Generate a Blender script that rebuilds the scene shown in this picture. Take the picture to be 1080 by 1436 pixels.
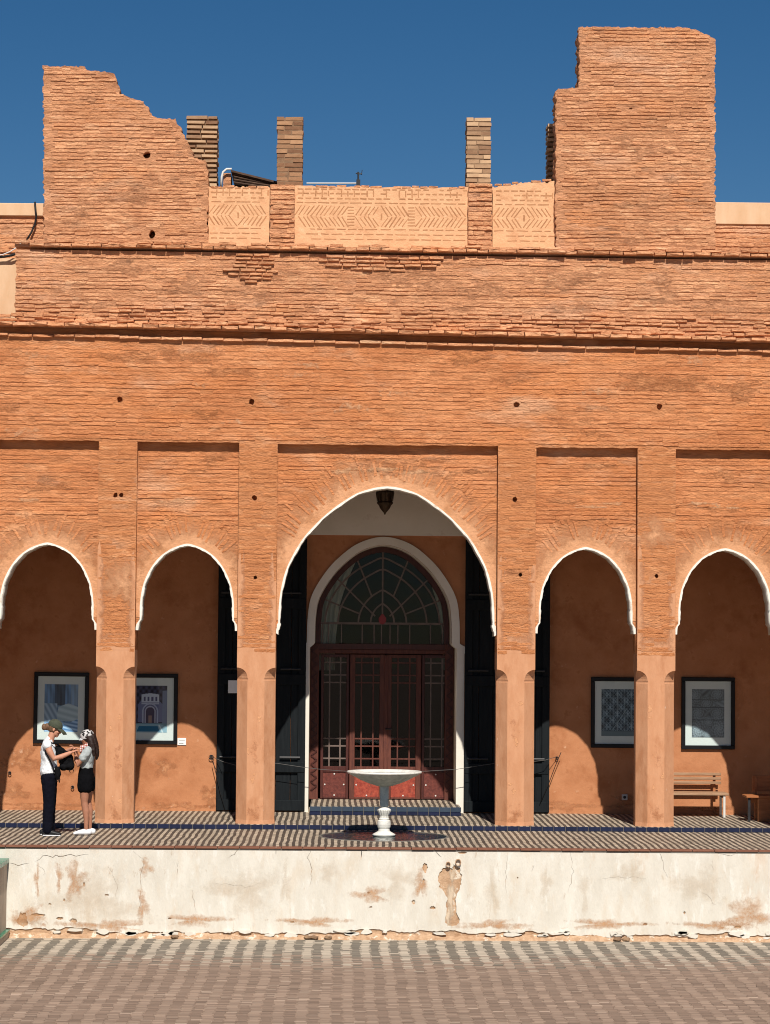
import bpy, bmesh, math, random
import numpy as np
from mathutils import Vector, Matrix

for o in list(bpy.data.objects): bpy.data.objects.remove(o)
scene = bpy.context.scene
COL = scene.collection
R = math.radians

# ------------------------------------------------------------------ camera
F_PX, W_PX, H_PX = 3600.0, 1080.0, 1436.0
CAM = Vector((-0.70, -38.0, 2.80))
YAW, PITCH, ROLL = R(1.0), R(2.74), 0.008
fwd = Vector((math.sin(YAW)*math.cos(PITCH), math.cos(YAW)*math.cos(PITCH), math.sin(PITCH)))
rgt = Vector((math.cos(YAW), -math.sin(YAW), 0))
upv = rgt.cross(fwd)
rgt2 = rgt*math.cos(ROLL) + upv*math.sin(ROLL)
upv2 = upv*math.cos(ROLL) - rgt*math.sin(ROLL)
cd = bpy.data.cameras.new('camera'); cam = bpy.data.objects.new('camera', cd); COL.objects.link(cam)
cd.sensor_fit = 'HORIZONTAL'; cd.sensor_width = 36.0; cd.lens = 36.0*F_PX/W_PX
cd.clip_start = 0.5; cd.clip_end = 3000
M = Matrix((rgt2, upv2, -fwd)).transposed().to_4x4(); M.translation = CAM
cam.matrix_world = M
scene.camera = cam
scene.cycles.filter_width = 1.05

# ------------------------------------------------------------------ sky + sun
SUN_EL, SUN_AZ = R(46.3), R(4.8)        # sun behind the camera, a little to the right
sun_dir = Vector((math.sin(SUN_AZ)*math.cos(SUN_EL), -math.cos(SUN_AZ)*math.cos(SUN_EL), math.sin(SUN_EL)))
world = bpy.data.worlds.new('World'); scene.world = world; world.use_nodes = True
wn = world.node_tree; wn.nodes.clear()
sky = wn.nodes.new('ShaderNodeTexSky'); sky.sky_type = 'NISHITA'; sky.sun_disc = False
sky.sun_elevation = SUN_EL; sky.sun_rotation = math.pi - SUN_AZ
sky.altitude = 1000; sky.air_density = 0.8; sky.dust_density = 0.0; sky.ozone_density = 1.0
hs = wn.nodes.new('ShaderNodeHueSaturation'); hs.inputs['Saturation'].default_value = 1.39; hs.inputs['Value'].default_value = 0.95
bg = wn.nodes.new('ShaderNodeBackground'); bg.inputs['Strength'].default_value = 0.05
wo = wn.nodes.new('ShaderNodeOutputWorld')
wn.links.new(sky.outputs[0], hs.inputs['Color']); wn.links.new(hs.outputs[0], bg.inputs[0]); wn.links.new(bg.outputs[0], wo.inputs[0])
ld = bpy.data.lights.new('sun', 'SUN'); ld.energy = 4.9; ld.angle = R(0.53); ld.color = (1.0, 0.945, 0.86)
sun = bpy.data.objects.new('sun', ld); COL.objects.link(sun)
sun.rotation_euler = sun_dir.to_track_quat('Z', 'Y').to_euler(); sun.location = (10, -20, 25)
scene.view_settings.view_transform = 'Standard'; scene.view_settings.look = 'None'
scene.view_settings.exposure = 0.2; scene.view_settings.gamma = 1.0
try: scene.view_settings.use_curve_mapping = False
except Exception: pass

def at(px, py, Y):
    """point on the vertical plane Y seen at photo pixel (px, py): used to read sizes off the photograph"""
    d = fwd*F_PX + rgt2*(px-W_PX/2) + upv2*(H_PX/2-py)
    t = (Y-CAM.y)/d.y
    return CAM + d*t
def atz(px, py, Z):
    d = fwd*F_PX + rgt2*(px-W_PX/2) + upv2*(H_PX/2-py)
    t = (Z-CAM.z)/d.z
    return CAM + d*t
def X(px, py, Y): return at(px, py, Y).x
def Z(px, py, Y): return at(px, py, Y).z

rng = np.random.default_rng(7); rnd = random.Random(11)

# ------------------------------------------------------------------ materials
MATS = {}
def mat(name, base=(.5,.5,.5), rough=.85, var=0.0, scale=6.0, bump=0.0, bscale=40.0, stretch=(1,1,1),
        metallic=0.0, spec=0.3, tone=0.0, dirt=None, dirt_scale=2.0, dirt_pos=(.52,.62), col2=None):
    """principled with noise variation between base and col2, optional shaped dirt, bump"""
    m = bpy.data.materials.new(name); m.use_nodes = True; nt = m.node_tree; N = nt.nodes; L = nt.links
    p = N['Principled BSDF']; p.inputs['Roughness'].default_value = rough; p.inputs['Metallic'].default_value = metallic
    p.inputs['Specular IOR Level'].default_value = spec
    tc = N.new('ShaderNodeTexCoord'); ge = N.new('ShaderNodeNewGeometry')
    mp = N.new('ShaderNodeMapping'); mp.inputs['Scale'].default_value = stretch
    L.new(ge.outputs['Position'], mp.inputs['Vector'])
    def noise(s, d=6, src=None, r=.6):
        n = N.new('ShaderNodeTexNoise'); n.inputs['Scale'].default_value = s; n.inputs['Detail'].default_value = d
        n.inputs['Roughness'].default_value = r
        L.new((src or mp).outputs[0] if src is None else src, n.inputs['Vector']); return n
    col = None
    if col2 is None: col2 = tuple(min(1, c*(1+var)) for c in base); base = tuple(c*(1-var) for c in base)
    n1 = noise(scale); 
    r1 = N.new('ShaderNodeMapRange'); r1.inputs[1].default_value = .32; r1.inputs[2].default_value = .68
    L.new(n1.outputs['Fac'], r1.inputs[0])
    fac = r1.outputs[0]
    if tone > 0:
        a = N.new('ShaderNodeAttribute'); a.attribute_name = 'tone'
        oi = N.new('ShaderNodeObjectInfo')
        ad = N.new('ShaderNodeMath'); ad.operation = 'ADD'; L.new(a.outputs['Fac'], ad.inputs[0]); L.new(oi.outputs['Random'], ad.inputs[1])
        fr = N.new('ShaderNodeMath'); fr.operation = 'FRACT'; L.new(ad.outputs[0], fr.inputs[0])
        mx = N.new('ShaderNodeMix'); mx.inputs[0].default_value = tone
        L.new(fac, mx.inputs[2]); L.new(fr.outputs[0], mx.inputs[3]); fac = mx.outputs[0]
    mc = N.new('ShaderNodeMix'); mc.data_type = 'RGBA'
    mc.inputs[6].default_value = (*base, 1); mc.inputs[7].default_value = (*col2, 1)
    L.new(fac, mc.inputs[0]); col = mc.outputs[2]
    if dirt:
        for (dc, ds, p0, p1, amt) in dirt:
            nd = noise(ds, 8, r=.65)
            rd = N.new('ShaderNodeMapRange'); rd.inputs[1].default_value = p0; rd.inputs[2].default_value = p1
            rd.inputs[3].default_value = 0; rd.inputs[4].default_value = amt
            L.new(nd.outputs['Fac'], rd.inputs[0])
            md = N.new('ShaderNodeMix'); md.data_type = 'RGBA'
            L.new(rd.outputs[0], md.inputs[0]); L.new(col, md.inputs[6]); md.inputs[7].default_value = (*dc, 1); col = md.outputs[2]
    L.new(col, p.inputs['Base Color'])
    if bump > 0:
        nb = noise(bscale, 8, r=.7)
        b = N.new('ShaderNodeBump'); b.inputs['Strength'].default_value = 1.0; b.inputs['Distance'].default_value = bump
        L.new(nb.outputs['Fac'], b.inputs['Height']); L.new(b.outputs[0], p.inputs['Normal'])
    MATS[name] = m
    m['colnode'] = mc.name
    return m

BR_D, BR_L = (.30,.112,.042), (.56,.258,.112)
mat('brick_low', (0.514,0.185,0.070), .92, col2=(0.782,0.345,0.153), scale=5, tone=.42, bump=.040, bscale=22, stretch=(.6,.6,1.7),
    dirt=[((0.849,0.456,0.241),2.3,.58,.70,.6), ((0.469,0.159,0.056),.7,.46,.62,.6), ((0.670,0.249,0.087),1.3,.50,.62,.5), ((0.279,0.106,0.046),6.0,.60,.72,.6), ((.74,.44,.27),1.2,.55,.68,.5), ((.40,.20,.11),1.9,.60,.72,.4)])
mat('brick_pier', (0.462,0.168,0.062), .92, col2=(0.638,0.265,0.108), scale=6, tone=.4, bump=.034, bscale=24, stretch=(.6,.6,1.7),
    dirt=[((0.814,0.441,0.225),4.1,.56,.68,.6)])
mat('brick_up', (0.504,0.211,0.100), .93, col2=(0.920,0.486,0.256), scale=6, tone=.45, bump=.048, bscale=22, stretch=(.6,.6,1.7),
    dirt=[((0.920,0.617,0.370),3.0,.58,.70,.55), ((0.504,0.206,0.088),.8,.48,.64,.55), ((0.264,0.132,0.078),4.5,.60,.72,.65), ((0.768,0.320,0.132),1.4,.52,.64,.5), ((.80,.50,.33),1.1,.55,.68,.45), ((.40,.22,.13),1.9,.58,.70,.45)])
mat('mortar_low', (0.469,0.180,0.072), .95, col2=(0.715,0.318,0.144), scale=5, bump=.050, bscale=20, stretch=(.6,.6,1.7),
    dirt=[((0.849,0.456,0.241),2.3,.58,.70,.6), ((0.447,0.159,0.056),.7,.46,.62,.6), ((0.670,0.249,0.087),1.3,.50,.62,.5), ((0.279,0.106,0.046),4.0,.58,.70,.7), ((.74,.44,.27),1.2,.55,.68,.5), ((.40,.20,.11),1.9,.60,.72,.4)])
mat('mortar_up', (0.456,0.200,0.097), .95, col2=(0.792,0.389,0.204), scale=5, bump=.055, bscale=20, stretch=(.6,.6,1.7),
    dirt=[((0.240,0.120,0.070),3.2,.57,.70,.7), ((.80,.50,.33),1.1,.55,.68,.45), ((.40,.22,.13),1.9,.58,.70,.45)])
mat('plaster_peach', (.58,.278,.135), .92, col2=(.68,.35,.185), scale=4, bump=.020, bscale=20,
    dirt=[((.46,.20,.085),3.3,.54,.66,.7), ((.76,.46,.28),7.0,.62,.7,.5)])
mat('plaster_pier', (0.510,0.238,0.120), .9, col2=(0.588,0.300,0.165), scale=5, bump=.005, bscale=22, stretch=(1.6,1.6,.6),
    dirt=[((0.412,0.171,0.076),3.0,.54,.68,.65), ((0.725,0.535,0.415),11.0,.67,.73,.8)])
mat('plaster_wall', (0.417,0.171,0.077), .85, col2=(0.514,0.228,0.110), scale=3, bump=.007, bscale=14, spec=.15,
    dirt=[((0.320,0.114,0.045),1.7,.53,.68,.7), ((0.640,0.369,0.222),7.0,.64,.74,.7), ((0.330,0.125,0.052),6,.60,.68,.55)])
mat('white_paint', (.74,.70,.62), .6, col2=(.82,.79,.72), scale=8, bump=.004, bscale=30, dirt=[((.52,.36,.23),6,.56,.70,.7), ((.42,.28,.17),22,.62,.70,.6)])
mat('white_band', (.70,.65,.56), .8, col2=(.78,.73,.65), scale=2, bump=.002, bscale=20, dirt=[((.4,.3,.22),4,.6,.72,.4)])
mat('cream_parapet', (0.640,0.350,0.185), .9, col2=(0.747,0.428,0.237), scale=5, bump=.012, bscale=26, dirt=[((0.543,0.262,0.129),4,.56,.68,.6), ((0.815,0.524,0.327),9,.6,.7,.5)])
mat('light_plaster', (0.607,0.384,0.223), .9, col2=(0.678,0.461,0.294), scale=3, bump=.003, bscale=25, stretch=(2,2,.6), dirt=[((0.535,0.346,0.172),5,.58,.7,.5)])
mat('brick_inlay', (.34,.155,.07), .95, col2=(.52,.265,.13), scale=12, tone=.5, bump=.006)
mat('brick_pillar', (.20,.10,.055), .9, col2=(.62,.42,.25), scale=14, tone=.85, bump=.004, bscale=60)
mat('mortar_dark', (.17,.10,.06), .95, col2=(.30,.19,.11), scale=12, bump=.006)
mat('terrace_plaster', (.60,.555,.475), .88, col2=(.70,.66,.58), scale=2.6, bump=.010, bscale=15, stretch=(1.5,1.5,.5),
    dirt=[((.60,.51,.40),3.4,.52,.66,.55), ((.54,.31,.16),1.5,.60,.76,.55), ((.40,.29,.19),7.5,.64,.72,.6), ((.74,.72,.66),7,.56,.66,.7), ((.48,.43,.36),14,.63,.70,.35)])
mat('earth', (0.370,0.218,0.124), .95, col2=(0.582,0.391,0.248), scale=12, bump=.014, bscale=28, dirt=[((0.717,0.644,0.531),9,.56,.63,.8), ((0.246,0.127,0.071),6,.6,.68,.7)])
mat('coping', (0.169,0.065,0.037), .8, col2=(0.238,0.104,0.065), scale=10, tone=.4, bump=.003)
mat('green_tile', (.01,.13,.075), .25, col2=(.03,.22,.13), scale=8, tone=.4, bump=.001, spec=.5)
mat('side_plaster', (.45,.36,.28), .9, col2=(.58,.48,.38), scale=3, bump=.004, stretch=(2,2,.5), dirt=[((.36,.22,.13),3,.56,.7,.6)])
mat('blue_tile', (0.003,0.006,0.028), .3, col2=(0.007,0.013,0.050), scale=10, tone=.6, bump=.001, spec=.5)
mat('steel_blue_tile', (0.018,0.033,0.059), .4, col2=(0.036,0.057,0.087), scale=10, tone=.6, bump=.001, spec=.5)
mat('grout', (.15,.135,.115), .9, var=.15, scale=20)
mat('marble', (.62,.60,.54), .45, col2=(.78,.76,.70), scale=14, bump=.002, bscale=50, spec=.5, dirt=[((.42,.42,.36),9,.56,.68,.6)])
mat('shaded_bowl_marble', (.40,.43,.39), .5, col2=(.58,.60,.55), scale=12, bump=.003, bscale=40, spec=.4, dirt=[((.22,.24,.21),9,.58,.68,.6)])  # grey-green marble, darkened to carry the shade under the bowl
mat('grey_marble', (.28,.33,.33), .45, col2=(.46,.52,.50), scale=12, bump=.002, bscale=50, spec=.5, dirt=[((.16,.19,.18),12,.6,.7,.6)])
mat('wood_red', (.045,.010,.008), .5, col2=(.085,.020,.013), scale=9, bump=.002, bscale=30, stretch=(4,4,.5), spec=.4)
mat('wood_red_worn', (0.072,0.018,0.012), .6, col2=(0.144,0.042,0.024), scale=9, bump=.002, bscale=30, stretch=(4,4,.5), spec=.4, dirt=[((0.058,0.014,0.011),7,.56,.66,.7)])
mat('panel_red', (0.216,0.028,0.018), .55, col2=(0.396,0.080,0.045), scale=22, bump=.004, bscale=60, dirt=[((0.144,0.040,0.027),14,.55,.62,.6)])
mat('panel_dark', (0.080,0.020,0.016), .55, col2=(0.176,0.045,0.032), scale=22, bump=.004, bscale=60)
mat('muntin', (.12,.085,.07), .55, col2=(.18,.13,.11), scale=10, spec=.4)
mat('wood_dark', (0.006,0.008,0.010), .7, col2=(0.012,0.015,0.017), scale=6, bump=.002, bscale=30, stretch=(5,5,.4), spec=.12)
mat('bench_wood', (.26,.14,.075), .6, col2=(.40,.25,.15), scale=8, bump=.002, stretch=(.4,4,4))
mat('bench_brown', (.30,.105,.035), .6, col2=(.42,.16,.06), scale=8, bump=.002, stretch=(.4,4,4))
mat('iron', (.02,.02,.022), .5, var=.3, spec=.4)
mat('bronze', (.030,.020,.013), .45, col2=(.07,.045,.025), scale=20, metallic=.6)
mat('frame_black', (.006,.006,.007), .45, var=.2, spec=.25)
mat('mat_board', (.70,.73,.74), .8, var=.02)
mat('paper', (.8,.8,.78), .8, var=.02)
mat('plastic_white', (.6,.58,.54), .5, var=.05)
mat('ceiling', (.09,.055,.032), .9, var=.1, scale=3)
mat('roof_brown', (.05,.028,.018), .8, col2=(.12,.07,.045), scale=9, bump=.004, stretch=(1,1,3))
mat('roof_earth', (.34,.2,.12), .95, var=.2, scale=3, bump=.02, bscale=9)
mat('cable', (.012,.012,.013), .6, var=.1)
mat('cable_white', (.65,.63,.6), .6, var=.05)
mat('rope', (0.110,0.105,0.100), .9, var=.1)
mat('skin_a', (.46,.215,.135), .55, col2=(.52,.25,.16), scale=20)
mat('skin_b', (.34,.15,.09), .55, col2=(.40,.18,.11), scale=20)
mat('hair_brown', (.10,.05,.025), .6, col2=(.20,.11,.06), scale=60, stretch=(1,1,.25), bump=.004, bscale=120)
mat('hair_dark', (.010,.005,.004), .6, col2=(.030,.012,.008), scale=60, stretch=(1,1,.2), bump=.004, bscale=120)
mat('cap_olive', (.055,.062,.040), .85, var=.2, scale=30, bump=.002, bscale=200)
mat('shirt_white', (.78,.80,.82), .85, var=.03, scale=20, bump=.022, bscale=13, stretch=(1.4,1.4,.5))
mat('shirt_grey', (.36,.39,.39), .85, var=.1, scale=20, bump=.006, bscale=16, stretch=(1,1,.5))
mat('trousers', (.0045,.005,.010), .9, spec=.08, var=.2, scale=12, bump=.006, bscale=12)
mat('shorts', (.004,.004,.005), .9, spec=.06, var=.2, scale=12, bump=.006, bscale=14)
mat('shoe_black', (.012,.012,.013), .5, var=.2)
mat('shoe_white', (.78,.78,.80), .6, var=.03)
mat('bag_black', (.005,.005,.006), .85, spec=.1, var=.3, scale=30, bump=.006, bscale=20)
mat('red_glass', (.25,.01,.01), .3, var=.2)
mat('curtain', (.55,.53,.47), .9, col2=(.75,.73,.66), scale=4, stretch=(6,6,.4), bump=.01, bscale=9)
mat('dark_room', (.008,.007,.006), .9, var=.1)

def glass(name, refl=1.0, tint=(.9,.95,.93)):
    m = bpy.data.materials.new(name); m.use_nodes = True; nt = m.node_tree; nt.nodes.clear(); N = nt.nodes; L = nt.links
    o = N.new('ShaderNodeOutputMaterial'); mx = N.new('ShaderNodeMixShader'); t = N.new('ShaderNodeBsdfTransparent'); g = N.new('ShaderNodeBsdfGlossy')
    lw = N.new('ShaderNodeLayerWeight'); pw = N.new('ShaderNodeMath'); pw.operation = 'POWER'; pw.inputs[1].default_value = 5.0; L.new(lw.outputs['Facing'], pw.inputs[0])
    fr = N.new('ShaderNodeMath'); fr.operation = 'MULTIPLY_ADD'; fr.inputs[1].default_value = .95; fr.inputs[2].default_value = .045; L.new(pw.outputs[0], fr.inputs[0])
    t.inputs[0].default_value = (*tint, 1); g.inputs['Roughness'].default_value = .03
    mu = N.new('ShaderNodeMath'); mu.operation = 'MULTIPLY'; mu.inputs[1].default_value = refl; L.new(fr.outputs[0], mu.inputs[0])
    ge = N.new('ShaderNodeNewGeometry'); no = N.new('ShaderNodeTexNoise'); no.inputs['Scale'].default_value = 1.6; L.new(ge.outputs['Position'], no.inputs['Vector'])
    bu = N.new('ShaderNodeBump'); bu.inputs['Distance'].default_value = .004; L.new(no.outputs['Fac'], bu.inputs['Height']); L.new(bu.outputs[0], g.inputs['Normal'])
    L.new(mu.outputs[0], mx.inputs[0]); L.new(t.outputs[0], mx.inputs[1]); L.new(g.outputs[0], mx.inputs[2]); L.new(mx.outputs[0], o.inputs[0])
    MATS[name] = m
glass('glass', .5); glass('window_glass', .45, (.42,.46,.43)); glass('fan_glass', .42, (.75,.78,.76))

def water_mat():
    m = mat('water', (.012,.03,.028), .03, var=.2, spec=.6)
    nt = m.node_tree; p = nt.nodes['Principled BSDF']; p.inputs['IOR'].default_value = 1.33
    ge = nt.nodes.new('ShaderNodeNewGeometry'); no = nt.nodes.new('ShaderNodeTexNoise'); no.inputs['Scale'].default_value = 9
    bu = nt.nodes.new('ShaderNodeBump'); bu.inputs['Distance'].default_value = .012
    nt.links.new(ge.outputs['Position'], no.inputs['Vector']); nt.links.new(no.outputs['Fac'], bu.inputs['Height']); nt.links.new(bu.outputs[0], p.inputs['Normal'])
water_mat()

def stripe_floor(name, period, dark, light, rough=.55, row=.05):
    """small glazed tiles laid in alternating light and dark columns"""
    m = bpy.data.materials.new(name); m.use_nodes = True; nt = m.node_tree; N = nt.nodes; L = nt.links; p = N['Principled BSDF']
    ge = N.new('ShaderNodeNewGeometry'); sx = N.new('ShaderNodeSeparateXYZ')
    no = N.new('ShaderNodeTexNoise'); no.inputs['Scale'].default_value = 1.1; L.new(ge.outputs['Position'], no.inputs['Vector'])
    L.new(ge.outputs['Position'], sx.inputs[0])
    def mth(op, a, b=None):
        n = N.new('ShaderNodeMath'); n.operation = op
        for i, v in enumerate((a, b)):
            if v is None: continue
            if isinstance(v, (int, float)): n.inputs[i].default_value = v
            else: L.new(v, n.inputs[i])
        return n.outputs[0]
    wob = mth('MULTIPLY', mth('SUBTRACT', no.outputs['Fac'], .5), period*.8)
    u = mth('DIVIDE', mth('ADD', sx.outputs[0], wob), period)
    st = mth('LESS_THAN', mth('FRACT', u), .5)
    cell = N.new('ShaderNodeCombineXYZ')
    L.new(mth('FLOOR', mth('MULTIPLY', u, 2)), cell.inputs[0]); L.new(mth('FLOOR', mth('DIVIDE', sx.outputs[1], row)), cell.inputs[1])
    wnz = N.new('ShaderNodeTexWhiteNoise'); wnz.noise_dimensions = '2D'; L.new(cell.outputs[0], wnz.inputs['Vector'])
    mx = N.new('ShaderNodeMix'); mx.data_type = 'RGBA'; mx.inputs[6].default_value = (*light, 1); mx.inputs[7].default_value = (*dark, 1); L.new(st, mx.inputs[0])
    hv = N.new('ShaderNodeHueSaturation'); L.new(mx.outputs[2], hv.inputs['Color'])
    L.new(mth('ADD', mth('MULTIPLY', wnz.outputs[0], .7), .62), hv.inputs['Value'])
    L.new(hv.outputs[0], p.inputs['Base Color']); p.inputs['Roughness'].default_value = rough
    p.inputs['Specular IOR Level'].default_value = .35
    MATS[name] = m
def fade_mat(name, src, lo=.58, hi=.74, ns=7.0):
    """worn coat: breaks up towards its thin edges (attribute 'fade')"""
    m = MATS[src].copy(); m.name = name; nt = m.node_tree; N = nt.nodes; L = nt.links; p = N['Principled BSDF']
    a = N.new('ShaderNodeAttribute'); a.attribute_name = 'fade'; ge = N.new('ShaderNodeNewGeometry'); n = N.new('ShaderNodeTexNoise'); n.inputs['Scale'].default_value = ns; n.inputs['Detail'].default_value = 9; n.inputs['Roughness'].default_value = .72
    L.new(ge.outputs['Position'], n.inputs['Vector'])
    ma = N.new('ShaderNodeMath'); ma.operation = 'MULTIPLY_ADD'; ma.inputs[1].default_value = .55; L.new(a.outputs['Fac'], ma.inputs[0]); L.new(n.outputs['Fac'], ma.inputs[2])
    r_ = N.new('ShaderNodeMapRange'); r_.inputs[1].default_value = lo; r_.inputs[2].default_value = hi; L.new(ma.outputs[0], r_.inputs[0]); L.new(r_.outputs[0], p.inputs['Alpha']); MATS[name] = m
mat('rust_stain', (0.475,0.233,0.100), .9, col2=(0.589,0.342,0.180), scale=6, bump=.004, bscale=20)
mat('pale_stain', (0.561,0.425,0.297), .9, col2=(0.612,0.493,0.365), scale=5, bump=.004, bscale=20)
mat('worn_patch', (.36,.13,.05), .9, col2=(.58,.27,.13), scale=9, bump=.012, bscale=18, dirt=[((.74,.46,.30),12,.60,.66,.8)])
mat('scuff', (.68,.36,.18), .95, col2=(.76,.44,.25), scale=6, bump=.03, bscale=24)
fade_mat('scuff_fade', 'scuff', .70, 1.05, 12.0); fade_mat('smear_low', 'mortar_low', .66, .92, 10.0); fade_mat('smear_up', 'mortar_up', .66, .92, 10.0)
fade_mat('drip_fade', 'pale_stain', .60, 1.0, 9.0); fade_mat('chip_fade', 'plaster_peach', .72, .80, 16.0)
fade_mat('peach_fade', 'plaster_peach', .55, 1.0, 9.0); fade_mat('pier_fade', 'plaster_pier', .58, .86, 9.0)
fade_mat('rust_fade', 'rust_stain', .68, 1.25, 11.0); fade_mat('pale_fade', 'pale_stain', .70, 1.9, 5.0); fade_mat('worn_fade', 'worn_patch', .62, .95, 7.0)
stripe_floor('terrace_tiles', .088, (.085,.068,.054), (.42,.345,.26), rough=.6)

def vcol_mat(name, rough=.6, spec=.3):
    m = bpy.data.materials.new(name); m.use_nodes = True; nt = m.node_tree; p = nt.nodes['Principled BSDF']
    a = nt.nodes.new('ShaderNodeAttribute'); a.attribute_name = 'Col'
    nt.links.new(a.outputs['Color'], p.inputs['Base Color']); p.inputs['Roughness'].default_value = rough; p.inputs['Specular IOR Level'].default_value = spec
    MATS[name] = m; return m
vcol_mat('print'); vcol_mat('floor_tile', .62, .3); vcol_mat('cap_print', .85, .1)

# ------------------------------------------------------------------ object helpers
WM = {}
def setparent(o, p):
    o.parent = p; o.matrix_parent_inverse = WM[p.name].inverted()
def reg(o): WM[o.name] = o.matrix_basis.copy()
def tag(o, label=None, cat=None, group=None, kind=None):
    if label: o['label'] = label
    if cat: o['category'] = cat
    if group: o['group'] = group
    if kind: o['kind'] = kind
    return o
def thing(name, label, cat, loc=(0,0,0), group=None):
    e = bpy.data.objects.new(name, None); COL.objects.link(e); e.location = loc; e.empty_display_size = .2
    WM[e.name] = Matrix.Translation(Vector(loc)); return tag(e, label, cat, group)
def link(name, me, m=None, parent=None, smooth=False):
    o = bpy.data.objects.new(name, me); COL.objects.link(o)
    if m is not None:
        mm = MATS[m] if isinstance(m, str) else m
        if not me.materials: me.materials.append(mm)
    if smooth: me.shade_smooth()
    reg(o)
    if parent is not None: setparent(o, parent)
    return o
def mesh(name, verts, faces, m=None, parent=None, smooth=False):
    me = bpy.data.meshes.new(name); me.from_pydata([tuple(v) for v in verts], [], [tuple(f) for f in faces]); me.update()
    return link(name, me, m, parent, smooth)
class MB:
    def __init__(s): s.v = []; s.f = []
    def add(s, v, f):
        b = len(s.v); s.v += [tuple(a) for a in v]; s.f += [tuple(i+b for i in q) for q in f]; return s
    def box(s, x0, x1, y0, y1, z0, z1, b=0.0):
        if b <= 0:
            v = [(x0,y0,z0),(x1,y0,z0),(x1,y1,z0),(x0,y1,z0),(x0,y0,z1),(x1,y0,z1),(x1,y1,z1),(x0,y1,z1)]
            return s.add(v, [(0,3,2,1),(4,5,6,7),(0,1,5,4),(1,2,6,5),(2,3,7,6),(3,0,4,7)])
        bm = bmesh.new(); bmesh.ops.create_cube(bm, size=1)
        for q in bm.verts: q.co = ((x0+x1)/2+q.co.x*(x1-x0), (y0+y1)/2+q.co.y*(y1-y0), (z0+z1)/2+q.co.z*(z1-z0))
        bmesh.ops.bevel(bm, geom=bm.edges[:], offset=b, segments=1, affect='EDGES')
        bm.verts.index_update(); v = [q.co[:] for q in bm.verts]; f = [[a.index for a in g.verts] for g in bm.faces]; bm.free()
        return s.add(v, f)
    def tube(s, pts, r, n=8, closed=False):
        pts = [Vector(p) for p in pts]; rs = r if isinstance(r, (list, tuple)) else [r]*len(pts)
        v = []; f = []; up = Vector((0,0,1))
        for i, p in enumerate(pts):
            a = pts[max(i-1,0)] if not closed else pts[i-1]; c = pts[min(i+1,len(pts)-1)] if not closed else pts[(i+1)%len(pts)]
            t = (c-a).normalized(); sd = t.cross(up)
            if sd.length < .05: sd = t.cross(Vector((0,1,0)))
            sd.normalize(); u = sd.cross(t)
            for k in range(n):
                an = 2*math.pi*k/n; v.append(p + (sd*math.cos(an)+u*math.sin(an))*rs[i])
        m = len(pts)
        for i in range(m if closed else m-1):
            j = (i+1) % m
            for k in range(n): f.append((i*n+k, i*n+(k+1)%n, j*n+(k+1)%n, j*n+k))
        if not closed: f.append(tuple(range(n-1,-1,-1))); f.append(tuple((m-1)*n+k for k in range(n)))
        return s.add(v, f)
    def lathe(s, prof, c=(0,0,0), n=32, flute=None):
        v = []; f = []
        for i, (r, z) in enumerate(prof):
            for k in range(n):
                a = 2*math.pi*k/n; rr = r
                if flute and flute[0] <= i <= flute[1]: rr = r*(1+flute[3]*(abs(math.sin(a*flute[2]/2))-.6))
                v.append((c[0]+rr*math.cos(a), c[1]+rr*math.sin(a), c[2]+z))
        for i in range(len(prof)-1):
            for k in range(n): f.append((i*n+k, i*n+(k+1)%n, (i+1)*n+(k+1)%n, (i+1)*n+k))
        f.append(tuple(range(n-1,-1,-1))); f.append(tuple((len(prof)-1)*n+k for k in range(n)))
        return s.add(v, f)
    def bar(s, p, q, w, y0, y1):
        """flat bar in the XZ plane from p to q (x,z), width w, between depths y0 and y1"""
        p = Vector(p); q = Vector(q); d = (q-p).normalized(); n = Vector((-d.y, d.x))*w/2
        c = [p-n, q-n, q+n, p+n]
        v = [(a.x, y0, a.y) for a in c] + [(a.x, y1, a.y) for a in c]
        return s.add(v, [(0,1,2,3),(7,6,5,4),(0,4,5,1),(1,5,6,2),(2,6,7,3),(3,7,4,0)])
    def ribbon(s, pts, w, y0, y1):
        """strip of width w following (x,z) points"""
        P = [Vector(p) for p in pts]; v = []; f = []
        for i, p in enumerate(P):
            t = (P[min(i+1,len(P)-1)]-P[max(i-1,0)]).normalized(); n = Vector((-t.y, t.x))*w/2
            for q in (p-n, p+n):
                v += [(q.x, y0, q.y), (q.x, y1, q.y)]
        for i in range(len(P)-1):
            a = i*4; b = a+4
            f += [(a, b, b+2, a+2), (a+1, a+3, b+3, b+1), (a, a+1, b+1, b), (a+2, b+2, b+3, a+3)]
        return s.add(v, f)
    def build(s, name, m, parent=None, smooth=False): return mesh(name, s.v, s.f, m, parent, smooth)

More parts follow.
